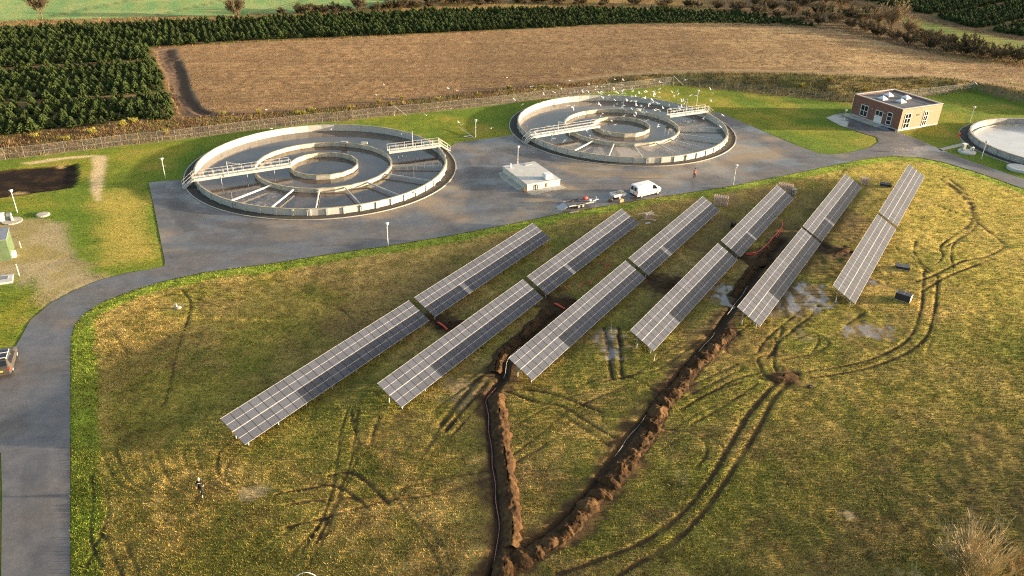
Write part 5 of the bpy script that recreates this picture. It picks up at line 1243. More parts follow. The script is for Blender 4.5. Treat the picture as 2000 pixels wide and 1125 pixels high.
# spoil: heaps beside the diagonal trench, one ridge beside the other trench
NTH = 'first second third fourth fifth sixth seventh eighth ninth tenth eleventh twelfth thirteenth fourteenth fifteenth sixteenth seventeenth eighteenth nineteenth twentieth twenty-first twenty-second twenty-third'.split()
def soil_cols(x, y, seed, warm=.5):
    a = fbm(x, y, .9, seed, 4)[:, None]; b = fbm(x, y, .25, seed + 3, 3)[:, None]
    c = np.array([.026, .015, .008]) * (1 - a) + np.array([.125, .070, .030]) * a
    c = c * (.55 + .9 * b); c = c * (1 - warm * .0) + 0
    return np.clip(c * (1 + .25 * (warm - .5)), .01, .6)
def heap_mesh(seed, rx, ry, hz, m):
    """crumbly heap: domed grid roughened by noise"""
    n = 27; u = np.linspace(-1.15, 1.15, n); U_, V_ = np.meshgrid(u, u); x, y = U_.ravel(), V_.ravel(); o = seed * 13.7
    a = np.arctan2(y, x); r = np.hypot(x, y) * (1 + .7 * (fbm(np.cos(a) * 1.2 + o, np.sin(a) * 1.2 + o, .9, seed) - .5)) + .30 * (fbm(x + o, y, .45, seed + 2, 3) - .5)
    z = hz * np.clip(1 - r ** 1.7, 0, 1) ** .8
    z = z * (.6 + .85 * fbm(x + o, y, .5, seed + 5)) + .30 * (fbm(x + o, y, .16, seed + 8, 3) - .5) * (z > .03) - .05 * (z <= .03)
    ii = (np.arange(n - 1)[:, None] * n + np.arange(n - 1)[None]).ravel(); F_ = np.stack([ii, ii + 1, ii + n + 1, ii + n], 1)
    F_ = F_[(z[F_] > -.04).any(1)]; uq, inv = np.unique(F_, return_inverse=True)
    return np_mesh('soil_heap', np.stack([x * rx, y * ry, z], 1)[uq], inv.reshape(F_.shape), MT['ground'], soil_cols(x[uq] + o, y[uq], seed, 1.3 if seed % 3 == 0 else .5))
HM = [heap_mesh(s, 1, 1, .85, MT['soil_orange' if s % 3 == 0 else 'soil']) for s in range(7)]
tr_clump = []
hpx = [(985, 1112, 1.1, .7), (1020, 1093, 1.0, .6), (1048, 1078, .85, .6), (1075, 1062, 1.0, .7), (1105, 1040, 1.05, .75), (1128, 1012, 1.0, .75), (1150, 988, .95, .7), (1172, 968, .9, .7), (1192, 946, .95, .75), (1212, 918, 1.05, .75), (1238, 888, .95, .8), (1255, 862, .9, .75), (1272, 835, .95, .8), (1284, 807, .95, .75), (1297, 786, .9, .75), (1313, 770, .9, .7), (1330, 752, .95, .7), (1345, 728, .9, .65), (1360, 712, .9, .7), (1377, 697, .9, .65), (1393, 680, .85, .6), (1408, 668, .9, .6), (1424, 650, .8, .5)]
for k, (px, py, r, h_) in enumerate(hpx):
    o = link('soil_heap', HM[k % 7], None, at(px, py), random.random() * 6.28); o.scale = (r * random.uniform(.6, 1.25), r * .9 * random.uniform(.6, 1.2), h_ * .85 * random.uniform(.45, 1.3))
    tag(o, 'brown soil heap, ' + NTH[k] + ' from the lower end of the line beside the diagonal trench', 'soil heap', 'soil heaps beside the diagonal trench')
def ridge(P, off, w_, hz, m, label):
    P = np.asarray(P); L = np.concatenate([[0], np.cumsum(np.hypot(*np.diff(P, axis=0).T))]); q = np.arange(0, L[-1], .11)
    cx, cy = np.interp(q, L, P[:, 0]), np.interp(q, L, P[:, 1]); dx, dy = np.gradient(cx), np.gradient(cy); l = np.hypot(dx, dy); nx, ny = dy / l, -dx / l
    n = 31; t = np.linspace(-1.25, 1.25, n); S, T_ = np.meshgrid(q, t, indexing='ij')
    wob = 1 + .5 * (fbm(S, S * 0, 1.6, 91) - .5)
    x = cx[:, None] + nx[:, None] * (off + T_ * w_ * wob); y = cy[:, None] + ny[:, None] * (off + T_ * w_ * wob)
    r = np.abs(T_) + .5 * (fbm(x, y, .8, 92) - .5)
    z = hz * np.clip(1 - r ** 1.8, 0, 1) * (.45 + 1.1 * fbm(x, y, 1.5, 93)); z = z + .26 * (fbm(x, y, .30, 94, 3) - .5) * (z > .03) - .05 * (z <= .03)
    ii = (np.arange(len(q) - 1)[:, None] * n + np.arange(n - 1)[None]).ravel(); F_ = np.stack([ii, ii + 1, ii + n + 1, ii + n], 1); zz_ = z.ravel()
    F_ = F_[(zz_[F_] > -.04).any(1)]; u, inv = np.unique(F_, return_inverse=True); V_ = np.stack([x.ravel(), y.ravel(), zz_], 1)[u]
    tag(link('soil_ridge', np_mesh('soil_ridge', V_, inv.reshape(F_.shape), MT['ground'], soil_cols(V_[:, 0], V_[:, 1], 90, 1.2 if m is MT['soil_orange'] else .2))), label, 'soil ridge')
na = len(TR_A)
ridge(TR_A[int(.10 * na):int(.60 * na)], 1.1, .85, .45, MT['soil_orange'], 'long orange-brown soil ridge beside the near-vertical trench at bottom centre')
ridge(_heapline, 0, .9, .14, MT['soil'], 'low ragged ridge of loose brown soil under the heaps beside the diagonal trench')
ridge(TR_A[int(.66 * na):], -1.0, .75, .35, MT['soil'], 'low dark soil ridge along the left side of the third row')
nb_ = len(TR_B); ridge(TR_B[int(.72 * nb_):], -.95, .6, .3, MT['soil'], 'low dark soil ridge along the diagonal trench between fourth and fifth rows')
for a, l in (((1305, 556), 'dark lumpy soil pile at the gap of the third row'), ((1480, 512), 'dark lumpy soil pile at the gap of the fourth row'), ((1636, 491), 'dark lumpy soil pile at the gap of the fifth row'), ((878, 634), 'dark lumpy soil pile at the gap of the first row'), ((1096, 592), 'dark lumpy soil pile at the gap of the second row')):
    o = link('soil_pile', heap_mesh(a[0] % 97, 1, 1, .8, MT['soil']), None, at(*a), .4); o.scale = (1.9, 1.0, .45); tag(o, l, 'soil pile')
o = link('soil_pile', heap_mesh(55, 1, 1, .8, MT['soil']), None, at(1530, 738), .2); o.scale = (1.6, .9, .35); tag(o, 'churned soil pile where the deep wheel ruts begin', 'soil pile')
p = at(1583, 756); tag(lump(G(), (0, 0, .1), (.7, .45, .3), 4, 9, 6, .25).build('dark_clod', MT['dark'], None, p), 'small dark clod on the grass below the wheel ruts', 'clod')
g = G(); g.path([(-.75 + 1.5 * k / 14, 0, .05 + .42 * math.sin(math.pi * k / 14)) for k in range(15)], .03, 6); tag(g.build('white_hoop', MT['white_paint'], None, at(597, 1127), .1, smooth=True), 'thin white hoop standing on the grass at the bottom edge', 'hoop')
for px, py, hh_, lab in ((1193, 646, .9, 'thin white stake in the mud left of the fourth row'), (1277, 705, .8, 'thin white stake below the near end of the fourth row')):
    tag(G().tube((0, 0, -.1), (.05, 0, hh_), .03, 6).build('stake', MT['white_paint'], None, at(px, py)), lab, 'stake')

# ------------------------------------------------------------------ left edge: green shed, slab, fittings
sa = math.atan2(91.06 - 87.61, -64.75 + 63.14)
sh_ = empty('green_shed', (-63.1, 87.6, 0), sa, 'dark green metal shed with grey roof at the left edge', 'shed')
SW, SD, SH = 3.8, 4.5, 2.75
g = G(); g.box((SW / 2, .04, SH / 2), (SW, .08, SH)); g.box((SW / 2, SD - .04, SH / 2), (SW, .08, SH)); g.box((.04, SD / 2, SH / 2), (.08, SD - .17, SH)); g.box((SW - .04, SD / 2, SH / 2), (.08, SD - .17, SH)); g.build('wall', MT['green_metal'], sh_)
G().box((SW / 2, SD / 2, SH + .06), (SW + .15, SD + .2, .12)).build('roof', MT['grey_metal'], sh_)
G().box((-.03, 2.2, .95), (.06, .95, 1.9)).build('door', MT['dark'], sh_)
G().lathe([(.02, -.03), (.26, -.03), (.26, .03), (.02, .03)], 16, (0, 0, 0)).build('wall_disc', MT['white_paint'], sh_, (-.06, 1.3, 2.2)).rotation_euler[1] = math.pi / 2
G().box((.9, -.25, .35), (.7, .45, .7)).build('cabinet', MT['white_paint'], sh_)
for k in range(8): G().box((SW * (k + .5) / 8, -.012, SH / 2), (.05, .03, SH - .1)).build('wall_seam', MT['green_metal'], sh_)
tag(G().prism(PX([(-40, 562), (-40, 548), (27, 538), (25, 553)]), -.1, .25).build('concrete_slab', MT['concrete_pale']), 'white concrete slab below the green shed at the left edge', 'slab')
tag(G().box((0, 0, .03), (1.6, .9, .1)).build('manhole_cover', MT['grey_metal'], None, at(2, 548) + Vector((0, 0, .24)), sa - 1.57), 'grey hatch plate on the white slab at the left edge', 'hatch')
tag(G().lathe([(.9, -.1), (.9, .14), (.75, .2), (.1, .22)], 18).build('manhole', MT['concrete'], None, at(84, 420)), 'round concrete manhole on the lawn below the dark soil bed', 'manhole')
pg = empty('gate_posts', at(6, 432), .3, 'pale sheet-metal boxes with pipes at the left edge above the gravel', 'boxes')
G().box((0, 0, .6), (.7, .6, 1.2)).build('cabinet', MT['white_paint'], pg); G().box((.9, .1, .55), (.55, .5, 1.1)).build('cabinet', MT['grey_metal'], pg)
tag(G().lathe([(1.3, -.1), (1.3, .12), (.2, .14), (.2, .7), (.05, .75)], 18).build('well_cover', MT['concrete'], None, at(24, 432)), 'flat round concrete well cover with pipe on the gravel', 'well cover')
for px, py, h_, lab in ((41, 484, .9, 'short pale bollard on gravel beside the green shed'), (38, 539, 1.6, 'slender pale post below the green shed')):
    tag(G().tube((0, 0, -.1), (0, 0, h_), .06, 7).build('post', MT['pale_wood'], None, at(px, py)), lab, 'post')
p = at(344, 602); g = G(); g.box((0, 0, .25), (.25, .25, .6)); lump(g, (.3, -.1, .12), (.8, .5, .3), 2); tag(g.build('boundary_stone', MT['concrete'], None, p), 'small pale stone marker in the dry grass near the road bend', 'stone')

# right edge: pump fittings, hydrant
w1 = empty('pump_well', at(1888, 298), .2, 'round concrete pump well with pipes on the lawn left of the settling tank', 'pump well')
G().lathe([(1.55, -.1), (1.55, .28), (1.4, .34), (.1, .36)], 22).build('cover', MT['concrete_pale'], w1)
G().box((-.75, .2, .95), (.5, .5, 1.25)).build('control_cabinet', MT['galv'], w1); G().box((-.75, .2, 1.65), (.85, .7, .12)).build('cabinet_roof', MT['white_paint'], w1)
G().path([(.7, 0, .3), (.7, 0, .75), (.85, 0, .95), (1.05, 0, .95), (1.2, 0, .75), (1.2, 0, .1)], .16, 8).build('bend_pipe', MT['white_paint'], w1, smooth=True)
tag(G().lathe([(2.0, -.1), (2.0, .38), (1.8, .45), (.1, .47)], 24).build('round_slab', MT['concrete_pale'], None, at(1990, 331)), 'pale round concrete slab at the right edge beside the road', 'slab')
tag(flat_sheet('path', PX([(1832, 291), (1838, 295), (1885, 284), (1900, 281), (1898, 277), (1880, 279)]), .03, MT['kerb']), kind='structure')
hy = empty('hydrant', at(1872, 268), .3, 'small orange hydrant on the lawn left of the settling tank', 'hydrant')
G().lathe([(.16, 0), (.14, .1), (.12, .7), (.17, .75), (.15, .9), (.05, 1.0)], 12).build('barrel', MT['orange'], hy); G().tube((-.28, 0, .6), (.28, 0, .6), .07, 8).build('outlet', MT['orange'], hy)

# ------------------------------------------------------------------ gulls
def gull_mesh(pose, bank):
    g = G(); n = 7; rings = []
    for x_, r in ((-.24, .012), (-.16, .05), (-.03, .075), (.10, .07), (.18, .04), (.22, .045), (.26, .03), (.30, .006)):
        rings.append([(x_, r * math.cos(2 * math.pi * k / n), r * .9 * math.sin(2 * math.pi * k / n) + (.02 if x_ > .17 else 0)) for k in range(n)])
    g.loft(rings); g.add([(-.22, -.02, .005), (-.22, .02, .005), (-.36, .07, .005), (-.36, -.07, .005), (-.22, -.02, -.01), (-.22, .02, -.01), (-.36, .07, -.003), (-.36, -.07, -.003)], [(0, 1, 2, 3), (4, 7, 6, 5), (2, 6, 7, 3), (0, 3, 7, 4), (1, 5, 6, 2)])
    g.m = 1
    for s in (-1, 1):
        a1, a2 = pose; y1 = .30 * math.cos(a1); z1 = .30 * math.sin(a1); y2 = y1 + .36 * math.cos(a2); z2 = z1 + .36 * math.sin(a2)
        P = [(.10, s * .04, .03), (-.09, s * .04, .03), (.15, s * y1, z1 + .03), (-.05, s * y1, z1 + .03), (.0, s * y2, z2 + .03), (-.06, s * y2, z2 + .03)]
        Q = [(a, b_, c_ - .015) for a, b_, c_ in P]
        g.add(P + Q, [(0, 1, 3, 2), (2, 3, 5, 4), (6, 8, 9, 7), (8, 10, 11, 9), (0, 2, 8, 6), (2, 4, 10, 8), (4, 5, 11, 10), (5, 3, 9, 11), (3, 1, 7, 9)])
    return g.mesh('gull', [MT['gull'], MT['gull']])
GM = [gull_mesh(p, 0) for p in ((.15, -.1), (.6, .25), (.9, .5), (-.2, -.5), (.35, -.35), (1.1, .9))]
g = G(); g.loft([[(x_, r * math.cos(k * .8976), r * .8 * math.sin(k * .8976) + z_) for k in range(7)] for x_, r, z_ in ((-.30, .01, .06), (-.18, .06, .05), (0, .1, .05), (.14, .085, .06), (.2, .05, .13), (.25, .05, .18), (.31, .02, .17))])
GS = g.mesh('gull', MT['gull'])
rg = random.Random(11); gl = []
for k in range(150):
    px = rg.gauss(1225, 75); py = rg.gauss(194, 20) + (px - 1225) * .10
    if 1040 < px < 1420 and 155 < py < 262: gl.append((px, py, rg.uniform(2.2, 9)))
for k in range(14): gl.append((rg.uniform(1000, 1340), rg.uniform(168, 205), rg.uniform(2, 6)))
for k in range(7): gl.append((rg.uniform(520, 1010), rg.uniform(165, 262), rg.uniform(.5, 3)))
for k in range(8): gl.append((rg.uniform(1040, 1200), rg.uniform(230, 275), rg.uniform(1.5, 4)))
for px, py, z in gl:
    o = link('gull', GM[rg.randrange(6)], None, at(px, py, z)); o.rotation_euler = (rg.uniform(-.6, .6), rg.uniform(-.3, .3), rg.uniform(0, 6.28)); o.scale = [rg.uniform(.68, .88)] * 3
    tag(o, 'white gull in flight over or near the farther aeration tank', 'gull', 'gulls flying around the farther tank')
for k in range(30):
    px, py = rg.gauss(1345, 11), rg.gauss(236, 3)
    o = link('gull', GS, None, at(px, py, -.13), rg.uniform(0, 6.28)); o.scale = (.75, .75, .75); tag(o, 'white gull floating on the water beside the short walkway', 'gull', 'gulls floating on the farther tank')
for px, py in ((322, 325), (530, 252), (607, 236), (860, 190), (893, 178), (520, 215), (1180, 170), (990, 152), (735, 186), (1120, 215), (880, 213)):
    o = link('gull', GS, None, gnd(px, py) + Vector((0, 0, .02)), rg.uniform(0, 6.28)); o.scale = (.9, .9, .9); tag(o, 'white gull standing on grass or stubble outside the tanks', 'gull', 'gulls standing on the ground')

# ------------------------------------------------------------------ conifers
def conifer_crown(seed, h=2.5, r=.95):
    rr = random.Random(seed); vs = []; fs = []
    nl = 11
    for i in range(nl):
        t = (i + .3) / nl; z = .18 + (h - .28) * t; R0_ = r * (1 - t) ** .70 * rr.uniform(.88, 1.1) + .06; nb = 11 - int(6 * t)
        o = rr.uniform(0, 6.28)
        for k in range(nb):
            a = o + 2 * math.pi * k / nb + rr.uniform(-.25, .25); L = R0_ * rr.uniform(.75, 1.15); c, s = math.cos(a), math.sin(a); w_ = .13 + .16 * (1 - t)
            tip = z + L * rr.uniform(.05, .32); b = len(vs)
            vs += [(0, 0, z), (c * L * .55 - s * w_, s * L * .55 + c * w_, z + L * .02 - .03), (c * L, s * L, tip), (c * L * .55 + s * w_, s * L * .55 - c * w_, z + L * .02 - .03), (c * L * .5, s * L * .5, z + .20 + .08 * (1 - t))]
            fs += [(b, b + 1, b + 4), (b + 1, b + 2, b + 4), (b + 2, b + 3, b + 4), (b + 3, b, b + 4)]
    b = len(vs); vs += [(.05, 0, h - .35), (-.03, .045, h - .35), (-.03, -.045, h - .35), (0, 0, h)]; fs += [(b, b + 1, b + 3), (b + 1, b + 2, b + 3), (b + 2, b, b + 3)]
    g = G(); g.add(vs, fs); return g.mesh('crown', MT['needles'])
CR = [conifer_crown(s, h_, r_) for s, (h_, r_) in enumerate([(2.1, 1.12), (1.9, 1.1), (2.3, 1.15), (1.7, 1.05), (2.0, 1.22)])]
TK = G().tube((0, 0, -.1), (0, 0, 1.5), .06, 6, .02).mesh('trunk', MT['bark'])
def rows(P, sp, rowd, ang, lanes=(), keep=1.0, seed=1):
    rr = np.random.default_rng(seed); lo = P.min(0); hi = P.max(0); c = (lo + hi) / 2; L = np.hypot(*(hi - lo)) / 2
    u = np.arange(-L, L, sp); v = np.arange(-L, L, rowd); U_, V_ = np.meshgrid(u, v)
    U_ = U_ + rr.normal(0, sp * .14, U_.shape); V_ = V_ + rr.normal(0, rowd * .10, V_.shape)
    x = c[0] + U_ * math.cos(ang) - V_ * math.sin(ang); y = c[1] + U_ * math.sin(ang) + V_ * math.cos(ang)
    x, y = x.ravel(), y.ravel(); d = sdist(P, x, y); m = (d > .7) & (rr.random(x.shape) < keep)
    gaps = fbm(x, y, 5, 77) < .27; m &= ~gaps
    for la in lanes: m &= dline(la, x, y) > 2.0
    return x[m], y[m]
LANES = [np.array([gxy(*p) for p in L]) for L in ([(-60, 140), (100, 132), (200, 128), (306, 118)], [(-60, 215), (100, 200), (200, 192), (340, 184)])]
tx, ty = rows(CONL, 1.65, 1.9, R_(22), LANES, .90)
ctr = np.array([at(800, 60).x, at(800, 60).y])
dist = np.hypot(tx, ty)
# the ones that show in the picture, nearest first
def project(x, y, z):
    p = np.stack([x, y, z - CAM_H], -1); f = p @ np.array(_fw); return 1000 + F_PX * (p @ np.array(_r2)) / f, 562.5 - F_PX * (p @ np.array(_u2)) / f
qx, qy = project(tx, ty, np.full(tx.shape, 1.0)); vis = (qx > -70) & (qx < 2050) & (qy > -60)
tx, ty, dist, qx = tx[vis], ty[vis], dist[vis], qx[vis]
order = np.argsort(dist + 1e3 * (qx < -5)); near, far = order[:300], order[300:]
rt = random.Random(4)
for i in near:
    t = empty('conifer_tree', (tx[i], ty[i], 0), rt.uniform(0, 6.28), 'young dark green conifer in the near rows of the plantation at the left', 'conifer', 'young conifers in the left plantation'); s = rt.uniform(.62, 1.15)
    t.scale = (s, s, s * rt.uniform(.92, 1.12)); link('trunk', TK, t); link('crown', CR[rt.randrange(5)], t)
def instancer(name, pts, protos, scale=(.6, 1.1), label=None, cat=None, seed=0):
    """a mass of plants beyond counting: one point cloud, plants set on it by geometry nodes"""
    me = bpy.data.meshes.new(name); me.from_pydata([tuple(p) for p in pts], [], []); o = link(name, me); tag(o, label, cat, None, 'stuff')
    pc = bpy.data.collections.new(name + '_kinds')
    for m in protos:
        q = bpy.data.objects.new(name + '_kind', m); pc.objects.link(q)
    ng = bpy.data.node_groups.new(name, 'GeometryNodeTree'); ng.interface.new_socket('Geometry', in_out='INPUT', socket_type='NodeSocketGeometry'); ng.interface.new_socket('Geometry', in_out='OUTPUT', socket_type='NodeSocketGeometry')
    N, L = ng.nodes, ng.links; gi = N.new('NodeGroupInput'); go = N.new('NodeGroupOutput'); ip = N.new('GeometryNodeInstanceOnPoints'); ci = N.new('GeometryNodeCollectionInfo')
    ci.inputs['Collection'].default_value = pc; ci.inputs['Separate Children'].default_value = True; ci.inputs['Reset Children'].default_value = True
    ip.inputs['Pick Instance'].default_value = True
    rv = N.new('FunctionNodeRandomValue'); rv.data_type = 'FLOAT'; rv.inputs[2].default_value = scale[0]; rv.inputs[3].default_value = scale[1]; rv.inputs['Seed'].default_value = seed
    rr = N.new('FunctionNodeRandomValue'); rr.data_type = 'FLOAT_VECTOR'; rr.inputs[0].default_value = (0, 0, 0); rr.inputs[1].default_value = (0, 0, 6.283); rr.inputs['Seed'].default_value = seed + 1
    ri = N.new('FunctionNodeRandomValue'); ri.data_type = 'INT'; ri.inputs[4].default_value = 0; ri.inputs[5].default_value = len(protos) - 1; ri.inputs['Seed'].default_value = seed + 2
    L.new(gi.outputs[0], ip.inputs['Points']); L.new(ci.outputs[0], ip.inputs['Instance']); L.new(rv.outputs[1], ip.inputs['Scale']); L.new(rr.outputs[0], ip.inputs['Rotation']); L.new(ri.outputs[2], ip.inputs['Instance Index']); L.new(ip.outputs[0], go.inputs[0])
    md = o.modifiers.new('set', 'NODES'); md.node_group = ng; return o
instancer('conifer_plantation', np.stack([tx[far], ty[far], 0 * tx[far]], 1), CR, label='dense rows of young conifers filling the rest of the plantation', cat='conifers')
CL2 = [np.array([xy(*p) for p in L]) for L in ([(1815, 33), (1880, 22), (2000, 2), (2080, -14)], [(1925, 60), (1970, 48), (2080, 25)], [(1700, 8), (1740, 2), (1800, -12)])]
x2, y2 = rows(CON2, 2.0, 2.0, R_(35), CL2, .97, 5)
q2, r2 = project(x2, y2, np.full(x2.shape, 1.0)); m = (q2 > 1600) & (q2 < 2060) & (r2 > -50)
instancer('far_conifer_plantation', np.stack([x2[m], y2[m], 0 * x2[m]], 1), CR, (.8, 1.15), 'far dark conifer plantation with pale lanes in the top right corner', 'conifers', 3)

# ------------------------------------------------------------------ bare trees and shrubs
def twigs(seed, h, spread, stems, lv, m, r0=.06, up=.55, fork=(4, 4, 5), thin=.010):
    """many-stemmed bare shrub or tree crown; returns (limb mesh, twig mesh)"""
    rr = random.Random(seed); A, B = G(), G()
    def grow(p, d, L, r, level):
        mid = p + d * L * .5 + Vector((rr.uniform(-1, 1), rr.uniform(-1, 1), rr.uniform(-.3, .6))) * L * .07; e = p + d * L
        g = A if level == 0 else B; n = 5 if level == 0 else 3
        g.tube(p, mid, r, n, r * .8, False); g.tube(mid, e, r * .8, n, max(r * .45, thin), False)
        if level >= lv: return
        for k in range(fork[min(level, len(fork) - 1)]):
            t = rr.uniform(.2, 1.0); q = p + d * L * t
            nd = (d + Vector((rr.uniform(-1, 1), rr.uniform(-1, 1), rr.uniform(-.25, .8))) * up).normalized()
            grow(q, nd, L * rr.uniform(.42, .68), max(r * .5, thin), level + 1)
    for k in range(stems):
        a = rr.uniform(0, 6.28); s = rr.uniform(.05, 1) ** .7 * spread; d = Vector((math.cos(a) * s, math.sin(a) * s, 1)).normalized()
        grow(Vector((math.cos(a) * .12, math.sin(a) * .12, -.1)), d, h * rr.uniform(.55, .8), r0 * rr.uniform(.7, 1.2), 0)
    return A.mesh('limbs', m[0]), B.mesh('twigs', m[1])
def shrub(name, p, me, s, rz, label, cat, group=None, parts=('stem', 'crown')):
    t = empty(name, p, rz, label, cat, group); t.scale = (s[0], s[0], s[1]); link(parts[0], me[0], t); link(parts[1], me[1], t); return t
SH = (MT['shoot'], MT['shoot'])
fg = twigs(21, 3.2, .9, 30, 2, SH, .03, .45, (8, 5), .012)
shrub('bare_shrub', at(1890, 1140), fg, (1.35, 1.35), 0, 'large bare straw-coloured shrub in the bottom right corner', 'shrub')
fg2 = twigs(22, 2.0, .7, 13, 2, SH, .025, .45, (6, 4), .007)
shrub('bare_shrub', at(1768, 1165), fg2, (1.35, 1.3), 1, 'smaller bare straw-coloured shrub at the bottom edge left of the large one', 'shrub')
fg3 = twigs(23, 1.8, 1.0, 22, 2, (MT['twig'], MT['twig']), .025, .6, (7, 4), .007)
shrub('bare_shrub', at(1992, 1130), fg3, (1.3, 1.0), 2, 'brown tangled shrub at the right edge behind the large bare one', 'shrub')
FAR = (MT['bark'], MT['twig_far']); FARD = (MT['bark'], MT['twig_dark'])
def tree_mesh(seed, h, m, cr=.8):
    rr = random.Random(seed); A = G(); A.tube((0, 0, -.2), (0, 0, h * .45), .16 * h / 6, 8, .09 * h / 6)
    T = A.mesh('trunk', m[0]); B = G(); L_, W_ = twigs(seed, h * .8, cr, 14, 3, m, .035, .70, (5, 6, 6), .03)
    return T, L_, W_
def bare_tree(p, tm, s, label, group=None, z0=.32):
    t = empty('bare_tree', p, random.random() * 6, label, 'tree', group); t.scale = (s, s, s); link('trunk', tm[0], t)
    for nm, me in (('limb', tm[1]), ('crown', tm[2])):
        link(nm, me, t, (0, 0, tm[3]))
T1 = (*tree_mesh(31, 5.5, FAR, .75), 1.7); T2 = (*tree_mesh(32, 6.0, FAR, .85), .0); T3m = (*tree_mesh(33, 4.6, (MT['bark'], MT['twig_far']), 1.9), .1); T4 = (*tree_mesh(34, 5.0, FARD, 1.8), .1)
bare_tree(gnd(83, 39), T1, 1.15, 'small bare tree standing by the green crop field at top left')
bare_tree(gnd(465, 33), T2, 1.15, 'bushy bare tree behind the conifer strip left of centre'); bare_tree(gnd(700, 24), T2, 1.0, 'bare tree rising from the hedge at the top centre left')
rh = random.Random(9)
HEDGE = [(585, 27, .5), (605, 26, .55), (630, 25, .45), (655, 24, .5), (678, 24, .4), (735, 22, .45), (760, 20, .6), (785, 17, .6), (812, 15, .5), (840, 12, .55), (870, 10, .6), (900, 9, .5), (930, 8, .45), (965, 7, .45), (1010, 6, .4), (1050, 6, .5), (1090, 8, .5), (1130, 8, .45), (1180, 9, .5), (1240, 10, .45), (1300, 12, .5), (1350, 14, .5), (1400, 16, .55), (1440, 20, .6), (550, 28, .35), (1020, 2, .6), (1070, 0, .7), (1140, 0, .7), (860, 2, .6), (920, 0, .6)]
HEDGE += [(px + rh.uniform(-14, 14), py + rh.uniform(-3, 4), s * rh.uniform(.5, .85)) for px, py, s in HEDGE for _ in (0, 1)]
for k, (px, py, s) in enumerate(HEDGE):
    tm = (T3m, T4)[k % 3 == 0]; bare_tree(gnd(px, py), tm, 1.45 * s * rh.uniform(.85, 1.1), 'brown leafless hedge bush behind the conifer strip along the top', 'leafless hedge bushes along the top')
# scrub belt on the right: tall pale clump, then darker thickets
BIG = (*tree_mesh(35, 8.5, (MT['bark'], mat('twig_gold', (.29, .225, .13), .9, 0, .1, .25, 1)), .75), .3)
bare_tree(gnd(1740, 62), BIG, 1.05, 'tall pale golden leafless tree clump at the top right')
bare_tree(gnd(1715, 55), BIG, .7, 'pale leafless tree left of the tall golden clump'); bare_tree(gnd(1772, 72), BIG, .7, 'pale leafless tree right of the tall golden clump')
for k, (px, py, s, dk) in enumerate([(1480, 30, .7, 0), (1505, 22, .8, 1), (1520, 36, .6, 0), (1545, 28, .8, 0), (1560, 15, .9, 1), (1580, 40, .7, 0), (1600, 30, .8, 1), (1610, 8, 1.1, 0), (1640, 12, 1.1, 0), (1630, 45, .7, 0), (1655, 38, .7, 1), (1660, 55, .6, 0), (1580, 8, 1., 0), (1540, 5, .9, 1), (1690, 62, .65, 0), (1680, 45, .7, 0), (1715, 72, .6, 1), (1745, 78, .6, 0), (1775, 88, .65, 1), (1800, 84, .7, 0), (1815, 96, .6, 1), (1835, 92, .6, 0), (1850, 104, .55, 0), (1870, 98, .7, 1), (1880, 108, .7, 1), (1900, 102, .75, 1), (1910, 112, .6, 0), (1930, 108, .6, 1), (1945, 118, .6, 0), (1965, 112, .65, 1), (1985, 122, .7, 1), (2000, 115, .7, 1), (1560, 45, .55, 0), (1480, 15, .7, 0), (1650, 2, 1.1, 0), (1600, 48, .55, 1), (1700, 30, .8, 0), (1790, 72, .6, 0), (1820, 80, .6, 0), (1850, 90, .6, 0)]):
    bare_tree(gnd(px, py), (T3m, T4)[dk], 1.35 * s * rh.uniform(.85, 1.1), 'brown leafless scrub bush in the belt right of the stubble field', 'leafless scrub bushes at the top right')
CBIG = [conifer_crown(61, 4.6, 1.8), conifer_crown(62, 3.8, 1.7)]
for k, (px, py, s) in enumerate([(1622, 24, .8), (1657, 33, 1.0), (1672, 36, .9), (1685, 34, 1.0), (1640, 26, .7), (1706, 30, .8)]):
    t = empty('conifer_tree', gnd(px, py), rh.uniform(0, 6), 'dark wild conifer among the leafless scrub at the top right', 'conifer', 'dark conifers in the scrub belt'); t.scale = (s, s, s); link('trunk', TK, t); link('crown', CBIG[k % 2], t)
# little shrubs along the headland
LS = twigs(41, 1.1, .9, 14, 2, (MT['twig'], mat('yellow_leaf', (.30, .27, .05), .8)), .025, .7, (6, 5), .02)
for k, (px, py, s) in enumerate([(180, 262, 1.5), (60, 258, 1.5), (68, 270, 1.2), (240, 248, 1.6), (260, 240, 1.3), (436, 226, 1.2), (505, 222, 1.0), (578, 222, .9), (610, 218, 1.1), (590, 226, 1.3), (685, 213, 1.0), (740, 201, 1.0), (765, 207, .8), (786, 194, .9), (855, 196, .9), (935, 188, 1.), (994, 173, 1.), (1042, 179, .9), (324, 262, 1.2), (130, 276, 1.2), (1060, 172, .8), (1170, 168, .9), (1690, 178, 1.2), (1620, 158, 1.3), (1565, 170, 1.2), (1800, 160, 1.), (1850, 162, .9)]):
    shrub('small_shrub', gnd(px, py), LS, (s * .8, s * .8), rh.uniform(0, 6), 'small yellow-green shrub in the rough grass outside the fence', 'shrub', 'small shrubs outside the fence')

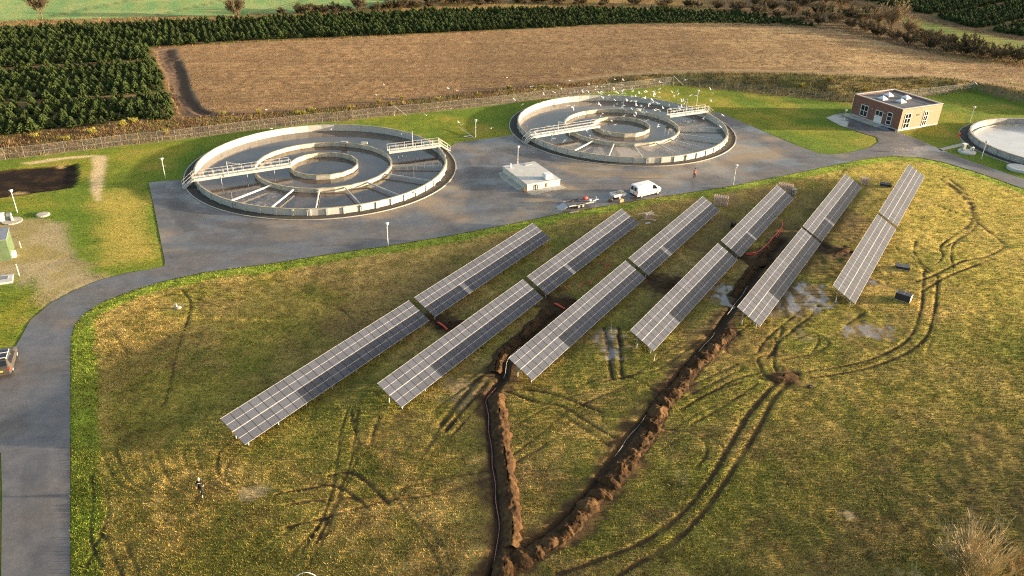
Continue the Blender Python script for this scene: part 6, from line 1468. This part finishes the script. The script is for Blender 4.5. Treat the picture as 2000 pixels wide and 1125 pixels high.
# ------------------------------------------------------------------ grass blades (nobody could count them)
def blades(name, N, box, pre, hscale, wd, label, accept=None, seed=1, lean=.5, tint=.27, tip=1.25):
    rr = np.random.default_rng(seed)
    px = rr.uniform(box[0], box[1], N); py = rr.uniform(box[2], box[3], N)
    # picture-uniform spread over flat land
    a = (px - 1000) / F_PX; b = -(py - 562.5) / F_PX
    d = np.array(_fw)[None] + np.array(_r2)[None] * a[:, None] + np.array(_u2)[None] * b[:, None]
    t = -CAM_H / d[:, 2]; x = d[:, 0] * t; y = d[:, 1] * t
    if pre is not None:
        k = pre(x, y); x, y = x[k], y[k]
    h, c, w_, z, bl = terrain(x, y); m = bl > .04
    for cc_, r in ((TANKS[0], T_K + .2), (TANKS[1], T_K + .2), (T3, T3_R + 1.9)): m &= np.hypot(x - cc_.x, y - cc_.y) > r
    lx = (x - 75.75) * math.cos(BAZ) + (y - 152.9) * math.sin(BAZ); ly = -(x - 75.75) * math.sin(BAZ) + (y - 152.9) * math.cos(BAZ)
    m &= ~((lx > -2) & (lx < BW + .1) & (ly > -.1) & (ly < BD + .5))
    if accept is not None: m &= accept(x, y, z, bl)
    x, y, h, c, bl = x[m], y[m], h[m], c[m], bl[m]; n = len(x)
    ht = bl * hscale * rr.uniform(.5, 1.5, n) ; wv = wd(bl) * rr.uniform(.6, 1.5, n); a = rr.uniform(0, 2 * math.pi, n)
    ln = rr.normal(0, lean, (n, 2)) * ht[:, None]
    V = np.empty((n, 3, 3)); V[:, 0] = np.stack([x - np.cos(a) * wv, y - np.sin(a) * wv, h - .03], 1); V[:, 1] = np.stack([x + np.cos(a) * wv, y + np.sin(a) * wv, h - .03], 1)
    V[:, 2] = np.stack([x + ln[:, 0], y + ln[:, 1], h + ht], 1)
    cv = np.clip(c * (1 + rr.normal(0, tint, (n, 1))) * (1 + rr.normal(0, .07, (n, 3))), .008, .8)
    CC = np.repeat(cv[:, None, :], 3, 1); CC[:, 2] *= tip
    o = link(name, np_mesh(name, V.reshape(-1, 3), np.arange(3 * n).reshape(-1, 3), MT['blade'], CC.reshape(-1, 3))); tag(o, label, 'grass', None, 'stuff'); return o
blades('meadow_grass', 500000, (120, 2030, 300, 1150), lambda x, y: inside(MEADOW, x, y), 1.0, lambda b: b * .30 + .012, 'uneven olive and straw meadow grass around the solar tables', lambda x, y, z, b: z == 10, 1)
blades('lawn_grass', 130000, (-10, 2010, 160, 730), lambda x, y: ~(inside(MEADOW, x, y) | inside(ROAD_P, x, y)) & (y < np.interp(x, FLINE[:, 0], FLINE[:, 1]) + 2), .8, lambda b: b * .5, 'short green lawn around the tanks and buildings', lambda x, y, z, b: z == 0, 2)
blades('dry_grass', 260000, (-10, 2010, -10, 325), lambda x, y: (y > np.interp(x, FLINE[:, 0], FLINE[:, 1])) & ~inside(STUBBLE, x, y) & ~inside(CONL, x, y), .8, lambda b: b * .12, 'tall dry straw-coloured grass outside the fence and on the embankment', lambda x, y, z, b: (b > .45), 3, .35, .35, 1.1)
blades('stubble', 150000, (330, 2010, 40, 235), lambda x, y: inside(STUBBLE, x, y), 1.0, lambda b: b * .40, 'short straw stubble of the harvested field', lambda x, y, z, b: z == 5, 4, .5, .22, 1.0)
blades('grass_tufts', 34000, (120, 2030, 300, 1150), lambda x, y: inside(MEADOW, x, y) & (fbm(x, y, 1.6, 99, 3) > .5), 2.1, lambda b: b * .35 + .01, 'scattered taller tufts standing out of the meadow grass', lambda x, y, z, b: (z == 10) & (b > .06), 8, .55, .3, .95)
